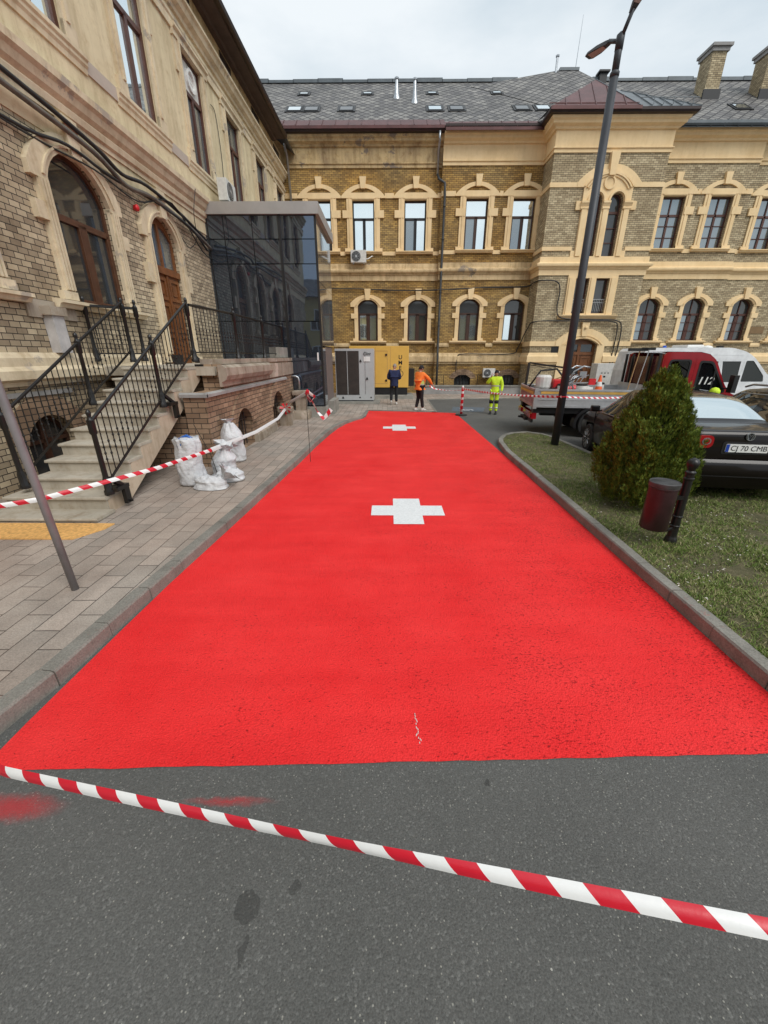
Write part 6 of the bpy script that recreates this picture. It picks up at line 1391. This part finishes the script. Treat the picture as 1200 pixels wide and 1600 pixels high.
m=MB(); m.box((-.05,-.96,1.10),(-.035,.96,1.17)); m.build('yellow_stripe',MATS['amber_stripe'],TR,local=True)
m=MB(); m.box((.0,-.95,.62),(5.0,-.7,.76)); m.box((.0,.7,.62),(5.0,.95,.76)); m.box((.3,-.5,.5),(5.2,-.3,.78)); m.box((.3,.3,.5),(5.2,.5,.78)); m.build('chassis',BLACK,TR,local=True)
m=MB(); m.box((-.02,-.95,.46),(.10,.95,.62)); m.build('under_run_bar',CP_RED,TR,local=True)
for s in (-.72,.72):
    m=MB(); m.box((-.06,s-.2,.48),(-.02,s+.2,.6)); m.build('tail_lamp',LAMPR,TR,local=True)
m=MB(); m.box((-.08,-.35,.34),(.1,.35,.42)); m.box((-.02,-.9,.36),(.04,-.5,.44)); m.tube([(.0,0,.38),(-.2,0,.40)],.03,6); m.build('tow_bar',BLACK,TR,local=True)
for s in (-1,1): wheel(TR,1.52,s*.90,.355,.24,s,simple('steel_rim',(.35,.35,.36),.45,.5) if s<0 else MATS['steel_rim'],8)
for s in (-1,1): wheel(TR,4.75,s*.88,.345,.22,s,MATS['steel_rim'],8)
for s in (-1,1):
    F_=(lambda u,z,d,s=s:(u,s*1.04+s*d,z)); m=MB(); A=[(1.52+.47*math.cos(R(a)),.36+.46*math.sin(R(a))) for a in range(-20,201,14)]; B=[(1.52+.40*math.cos(R(a)),.36+.39*math.sin(R(a))) for a in range(200,-21,-14)]; m.plate(F_,A+B,[],-.0,-.28,back=True); m.build('mudguard',BLACK,TR,local=True)
# headboard
m=MB(); m.box((2.74,-1.0,BZ),(2.79,1.0,1.34)); m.build('headboard',ALU,TR,local=True)
# cab
for s in (-1,1):
    F_=(lambda u,z,d,s=s:(u-.33,s*1.0+s*d,z))
    prof=[(3.22,.45),(5.6,.45),(5.66,.9),(5.45,1.05),(4.92,1.18),(4.72,1.42),(4.42,1.95),(4.25,2.08),(4.05,2.13),(3.3,2.14),(3.22,2.06)]
    prof=rnd_poly(prof,.12); h1=rnd_poly([(3.34,1.28),(3.88,1.28),(3.88,1.97),(3.38,1.97)],.08); h2=rnd_poly([(4.06,1.20),(4.80,1.20),(4.68,1.42),(4.36,1.93),(4.06,1.95)],.07)
    g1=rnd_poly([(3.38,1.32),(3.84,1.32),(3.84,1.93),(3.42,1.93)],.07); g2=rnd_poly([(4.10,1.24),(4.72,1.24),(4.63,1.42),(4.34,1.88),(4.10,1.90)],.06)
    m=MB(); m.plate(F_,prof,[h1,h2],0,-.05,back=True); 
    for a in (3.26,3.97,4.84): m.fbox(F_,a,a+.012,.6,2.0 if a<4.5 else 1.15,-.01,.004)
    m.build('cab_side',CP_RED,TR,local=True)
    m=MB(); m.plate(F_,h1,[g1],.006,-.03); m.plate(F_,h2,[g2],.006,-.03); m.fbox(F_,4.44,4.47,1.24,1.75,-.02,.002); m.build('window_seal',BLACK,TR,local=True)
    m=MB(); m.add([F_(a,b,-.02) for a,b in h2],[tuple(range(len(h2)))]); m.build('side_window',GL_SEE,TR,local=True)
    if s<0: text_mesh('lettering','112',.24,lambda u,z,d:(u-.33,-1.0-d,z),4.30,1.47,-.012,WHITE,TR,shear=.2,bold=.004,local=True)
    m=MB(); m.tube([F_(4.72,1.30,.0),F_(4.80,1.32,.16)],.02,5); m.fbox(F_,4.74,4.84,1.22,1.62,.12,.30); m.build('mirror',BLACK,TR,local=True)
    m=MB(); m.tube([F_(4.02,1.12,.02),F_(4.06,1.12,.04),F_(4.2,1.12,.04),F_(4.24,1.12,.02)],.014,5); m.build('door_handle',BLACK,TR,local=True)
m=MB(); top=[(3.22,.45),(3.22,2.06),(3.3,2.14),(4.05,2.13),(4.25,2.08),(4.42,1.95)]
SH=-.33
def strip(pts,mb,y=.975):
    for a,b in zip(pts,pts[1:]): mb.add([(a[0],-y,a[1]+.008),(a[0],y,a[1]+.008),(b[0],y,b[1]+.008),(b[0],-y,b[1]+.008)],[(0,1,2,3)])
strip([(3.3,2.14),(4.05,2.13),(4.25,2.08),(4.42,1.95)],m); strip([(4.92,1.17),(5.45,1.04),(5.65,.9),(5.59,.45)],m)
m.add([(3.215,-.98,.5),(3.215,.98,.5),(3.215,.98,1.3),(3.215,-.98,1.3)],[(0,1,2,3)]); m.add([(3.215,-.98,1.3),(3.215,-.86,1.3),(3.215,-.86,2.1),(3.215,-.98,2.1)],[(0,1,2,3)]); m.add([(3.215,.98,1.3),(3.215,.86,1.3),(3.215,.86,2.1),(3.215,.98,2.1)],[(0,1,2,3)])
m.v=[(a-.33,b,c) for a,b,c in m.v]; m.build('cab_roof_and_bonnet',CP_RED,TR,local=True)
m=MB(); strip([(4.42,1.945),(4.72,1.42),(4.92,1.18)],m,.95); m.v=[(a-.33,b,c) for a,b,c in m.v]; m.build('windscreen',GL_CAR,TR,local=True)
m=MB(); m.box((3.3,-.95,.5),(4.9,.95,.95)); m.box((3.5,-.8,.95),(3.7,-.2,1.6)); m.box((3.5,.2,.95),(3.7,.8,1.6)); m.box((4.15,-.8,.95),(4.3,-.25,1.55)); m.v=[(a-.3,b,c) for a,b,c in m.v]; m.build('seats',BLACK,TR,local=True)
m=MB(); m.add([(2.87,-.90,1.28),(2.87,.90,1.28),(2.87,.86,2.04),(2.87,-.86,2.04)],[(0,1,2,3)]); m.build('rear_window',simple('tinted_maroon_glass',(.07,.018,.02),.12,var=.2),TR,local=True)
for y in (-.97,-.5,.55,.97):
    m=MB(); m.box((2.80,y-.03,BZ),(2.85,y+.03,2.1)); m.build('grille_upright',BLACK,TR,local=True)
def Tk(x,y,z): return tuple(WM[TR.name]@Vector((x,y,z)))
# load on the bed (things of their own)
co=thing('traffic_cone','orange and white traffic cone standing on the truck bed','traffic cone',Tk(1.62,-.72,BZ+.06))
m=MB(); m.box((-.15,-.15,0),(.15,.15,.035)); m.lathe([(.115,.03),(.02,.5),(.012,.52)],(0,0,0),18); m.build('cone_body',ORANGE,co,local=True); co.scale=(1.3,1.3,1.4)
for z0,z1 in ((.13,.22),(.32,.40)):
    m=MB(); f=lambda z:.117-(.095)*(z-.03)/.47; m.lathe([(f(z0),z0),(f(z1),z1)],(0,0,0),18); m.build('white_band',WHITE,co,local=True)
mk=thing('line_marking_machine','white and black road marking machine with bent handlebars on the truck bed','machine',Tk(.5,-.35,BZ+.06),R(-8)); mk.scale=(1.35,1.35,1.3)
m=MB(); m.box((-.3,-.2,.12),(.25,.2,.26)); m.build('chassis_plate',BLACK,mk,local=True)
m=MB(); m.lathe([(.13,.26),(.15,.3),(.15,.5),(.12,.54)],(-.15,0,0),14); m.build('paint_tank',WHITED,mk,local=True); m=MB(); m.box((.02,-.14,.26),(.24,.14,.46)); m.build('engine',REDP,mk,local=True,bevel=.02)
for s in (-1,1):
    m=MB(); m.tube([(.2,s*.2,.3),(.35,s*.22,.62),(.5,s*.24,.72),(.62,s*.24,.70)],.016,6); m.build('handlebar',ZINC,mk,local=True,smooth=True)
    wheel(mk,-.2,s*.24,.13,.06,s,ALU,6)
m=MB(); m.tube([(-.4,.1,.3),(-.2,.15,.62),(.1,.1,.66),(.2,-.1,.5)],.02,6); m.build('hose',BLACK,mk,local=True,smooth=True)
b2=thing('bent_tube_rack','tangle of bent chrome handle tubes standing on the truck bed beside the cone','tube rack',Tk(1.12,-.25,BZ+.06),R(-8))
rr=random.Random(8)
for k in range(6):
    x=-.2+k*.08; y=rr.uniform(-.2,.2); m=MB(); m.tube([(x-.05,y,0),(x+.03,y,.28),(x-.04,y+.02,.52),(x+.05,y+.05,.66),(x+.18,y+.1,.70+rr.uniform(-.05,.05))],.014,6); m.build('chrome_tube',ZINC,b2,local=True,smooth=True)
m=MB(); m.box((-.28,-.25,0),(-.02,.05,.30)); m.build('white_box',WHITED,b2,local=True,bevel=.01)
m=MB(); m.tube([(-.3,.2,.0),(-.18,.18,.5),(-.12,.18,.66)],.03,6); m.build('dark_tube',REDP,b2,local=True)
bo=thing('lifting_boom','thin dark steel boom of the crane folded over the truck bed','crane boom',Tk(.1,.9,BZ))
m=MB(); m.tube([Tk(.05,.95,BZ),Tk(.08,.95,1.35),Tk(.10,.95,1.86)],.045,4); m.build('upright',IRONR,bo); m=MB(); m.tube([Tk(.10,.95,1.86),Tk(.5,.9,1.80),Tk(1.6,.75,1.66)],.035,4); m.build('boom_arm',IRONR,bo); m=MB(); m.tube([Tk(.12,.95,1.8),Tk(1.5,.76,1.56)],.012,4); m.build('tie_rod',IRONR,bo)
br=thing('push_broom','long handled brush leaning upright on the truck bed behind the cab','broom',Tk(2.3,-.85,BZ+.06))
m=MB(); m.tube([Tk(2.25,-.85,BZ+.07),Tk(2.40,-.8,2.18)],.014,6); m.build('handle',CARDB,br); m=MB(); m.box((-.22,-.04,-.02),(.22,.04,.05)); m.v=[Tk(2.35+v[0],-.8+v[1],2.18+v[2]) for v in m.v]; m.build('brush_head',BLACK,br)
b3=thing('scraper_pole','second pole leaning on the truck bed just right of the brush','pole',Tk(2.5,-.85,BZ+.06))
m=MB(); m.tube([Tk(2.42,-.87,BZ+.07),Tk(2.60,-.82,2.2)],.012,6); m.build('handle',ALU,b3); m=MB(); m.box((-.16,-.02,-.02),(.16,.02,.04)); m.v=[Tk(2.58+v[0],-.82+v[1],2.2+v[2]) for v in m.v]; m.build('blade',BLACK,b3)
hb=thing('hose_reel','coil of black hose and silver fittings lying on the truck bed','hose',Tk(1.95,-.55,BZ+.06))
m=MB()
for k in range(3): m.tube([(.2*math.cos(t*.5236)*(1-k*.1),.2*math.sin(t*.5236),.03+k*.035) for t in range(13)],.018,6)
m.build('coil',BLACK,hb,local=True,smooth=True); m=MB(); m.tube([(.2,-.1,.1),(.5,-.15,.14),(.52,-.15,.04)],.02,6); m.lathe([(.06,.0),(.06,.1)],(.38,-.12,.0),10); m.build('fitting',ZINC,hb,local=True)
jb=thing('tool_pile','pile of tarpaulin bundles and a red box behind the truck tailboard','tool pile',Tk(.3,.35,BZ+.06))
for k,(x,y,s_,mt) in enumerate(((.0,.2,.25,BLACK),(.3,.3,.27,WHITED),(.62,.2,.26,IRONR),(1.0,.25,.25,REDP),(.15,-.1,.2,STEELP),(1.5,.2,.22,WHITED))):
    q=rough_block(x-s_,x+s_,y-s_,y+s_,0,s_*1.5,.03,20+k); q.build('bundle',mt,jb,local=True,smooth=True)
pb=thing('paint_drum','white paint drum nearest the tailboard, behind the marking machine on the truck bed','paint drum',Tk(.75,-.62,BZ+.06),0,'paint drums on the truck bed')
m=MB(); m.lathe([(.11,0),(.13,.05),(.135,.46),(.12,.48)],(0,0,0),16); m.build('drum_body',WHITED,pb,local=True,autos=True); m=MB(); m.lathe([(.138,.45),(.138,.49),(.10,.50)],(0,0,0),16); m.build('drum_lid',IRONR,pb,local=True)
for x,y,lb in ((1.25,-.55,'white paint drum beside the orange cone on the truck bed'),(1.9,.1,'white paint drum furthest back, just behind the cab grille')): c=copy_tree(pb); c.location=Tk(x,y,BZ+.06); c['label']=lb
tl=thing('shovel_bundle','bundle of long handled shovels and rakes lying slanted across the load of the truck','tools',Tk(.9,0,BZ+.06))
for k in range(6):
    rr_=random.Random(40+k); a=(rr_.uniform(.15,.6),rr_.uniform(-.7,.5),.30+.05*k); b=(a[0]+rr_.uniform(.7,1.3),rr_.uniform(-.6,.7),rr_.uniform(.5,.85)); m=MB(); m.tube([Tk(a[0],a[1],BZ+a[2]),Tk(b[0],b[1],BZ+b[2])],.014,6); q=m.build('tool_handle',(CARDB,ALU,IRONR)[k%3],tl)
    m=MB(); m.box((-.09,-.02,-.06),(.09,.02,.10)); w0=Tk(b[0],b[1],BZ+b[2]); m.v=[(v[0]+w0[0],v[1]+w0[1],v[2]+w0[2]) for v in m.v]; m.build('tool_head',(BLACK,REDP,ZINC)[k%3],tl)
# unidentified lime yellow shape beyond, guessed as a capped post
m=MB(); m.lathe([(.02,.0),(.20,.0),(.22,.9),(.20,1.16),(.12,1.27),(.01,1.30)],(6.98,8.95-.95,0),16)
o=None
yb=thing('lime_shape','unidentified lime yellow shape, guessed as a capped post, between the black and grey cars','post',(7.85,9.88,0)); m=MB(); m.lathe([(.09,.0),(.11,.85),(.115,1.2)],(0,0,0),18); m.build('barrel',CARDB if 0 else YEC,yb,local=True,smooth=True); m=MB(); m.lathe([(.11,1.2),(.11,1.27),(.07,1.33),(.01,1.35)],(0,0,0),18); m.build('lid',YEC,yb,local=True,smooth=True)
# white van
VA=thing('white_van','tall white van with tinted side windows parked behind the red truck','van',(9.55,16.9,0),R(-3))
for s in (-1,1):
    F_=(lambda u,z,d,s=s:(u,s*.98+s*d,z))
    prof=[(.0,.4),(5.6,.4),(5.65,.95),(5.4,1.15),(4.78,1.35),(4.1,2.0),(3.75,2.2),(3.3,2.31),(3.1,2.33),(.25,2.33),(.12,2.22),(.0,1.5)]
    hv=[(3.15,1.12),(3.70,1.12),(3.66,1.86),(3.0,1.86)]; prof=rnd_poly(prof,.2); hd=rnd_poly([(3.84,1.14),(4.66,1.14),(4.60,1.36),(4.10,1.88),(3.84,1.88)],.05); hr=[(.34,1.12),(1.7,1.12),(1.7,1.9),(.40,1.9)]; hm=[(1.9,1.12),(2.95,1.12),(2.85,1.86),(1.9,1.86)]
    m=MB(); m.plate(F_,prof,[hv,hd,hr,hm],0,-.05,back=True); m.fbox(F_,.2,3.7,2.08,2.10,0,.006); m.fbox(F_,3.76,3.775,.6,1.95,-.01,.004); m.fbox(F_,2.97,2.98,.6,1.9,-.01,.004); m.build('side_panel',CP_WHT,VA,local=True)
    for h_,mt in ((hr,GL_CAR),(hv,GL_CAR),(hd,GL_CAR),(hm,GL_CAR)):
        m=MB(); m.add([F_(a,b,-.02) for a,b in h_],[tuple(range(len(h_)))]); m.build('side_window',mt,VA,local=True)
    m=MB(); m.fbox(F_,.98,1.04,1.12,1.9,-.03,.006); m.build('window_pillar',BLACK,VA,local=True)
FV=lambda u,z,d:(u,-.98-d,z)
text_mesh('lettering','112',.42,FV,2.5,1.38,-.012,WHITE,VA,shear=.2,bold=.01,local=True)
m=MB(); strip([(.0,.4),(.0,1.5),(.12,2.21),(.25,2.32),(3.1,2.32),(3.3,2.30),(3.75,2.19),(4.1,1.99)],m,.955); strip([(4.78,1.34),(5.4,1.14),(5.64,.95),(5.59,.4)],m,.955); m.build('roof_and_bonnet',CP_WHT,VA,local=True)
m=MB(); strip([(4.1,2.0),(4.78,1.345)],m,.93); m.build('windscreen',GL_CAR,VA,local=True)
m=MB(); m.box((1.9,-.5,2.335),(2.5,.5,2.44)); m.build('roof_air_unit',WHITE,VA,local=True,bevel=.03); m=MB(); m.lathe([(.2,2.33),(.18,2.38),(.08,2.42),(.01,2.43)],(2.95,0,0),14); m.build('roof_vent',WHITE,VA,local=True,smooth=True); m=MB(); m.box((3.35,-.1,2.33),(3.5,.1,2.41)); m.build('aerial_base',BLACK,VA,local=True)
m=MB(); m.lathe([(.06,0),(.06,.06),(.04,.08)],(1.0,-.6,2.33),12); m.build('blue_beacon',simple('beacon_blue',(.02,.10,.55),.3),VA,local=True)
for wx in (1.2,4.7):
    for s in (-1,1): wheel(VA,wx,s*.86,.34,.22,s,MATS['steel_rim'],8)
m=MB(); m.box((.1,-.9,.3),(5.5,.9,.7)); m.build('underbody',BLACK,VA,local=True)
# ------------------------------------------------------------------ building opposite, seen mirrored in the glass
OB=thing('yellow_house','plain yellow rendered house with white windows behind the camera, mirrored in the annex glass','building',(4,-18,0)) 
PLY=simple('yellow_render',(.62,.50,.22),.9,var=.1,vs=1)
m=MB(); m.box((-16,-28,0),(16,-18,7.6)); m.build('wall',PLY,OB)
m=MB(); m.add([(-16.5,-17.5,7.6),(16.5,-17.5,7.6),(16.5,-23,10),(-16.5,-23,10),(-16.5,-28.5,7.6),(16.5,-28.5,7.6)],[(0,1,2,3),(3,2,5,4),(0,3,4),(1,5,2)]); m.build('roof',SLATE,OB)
for z in (1.2,4.6):
    for i in range(9):
        x=-13.5+i*3.3; m=MB(); F_=wframe((0,-18,0),(1,0,0),(0,1,0)); m.plate(F_,rect(x-.7,x+.7,z,z+1.9),[rect(x-.6,x-.04,z+.1,z+1.8),rect(x+.04,x+.6,z+.1,z+1.8)],.06,0); f=m.build('window',WHITE,OB); k=MB(); k.add([F_(x-.6,z+.1,.02),F_(x+.6,z+.1,.02),F_(x+.6,z+1.8,.02),F_(x-.6,z+1.8,.02)],[(0,1,2,3)]); k.build('pane',GL_DK,f)

# repeats carry a shared group
GR={'iron_railing':'black iron railings of the staircase and terrace','rubble_sack':'white sacks piled by the staircase','wall_cable':'cables fixed along the walls','air_conditioner':'air conditioners on the walls','stone_post':'broken stone posts by the terrace','barrier_tape':'red and white barrier tapes','steel_rod':'thin steel rods','parked_car':'dark cars parked by the lawn','concrete_slab':'concrete slabs under the machines','person':'people at the far end of the road'}
for o in bpy.data.objects:
    b=o.name.split('.')[0]
    if o.parent is None and b in GR and 'label' in o: o['group']=GR[b]
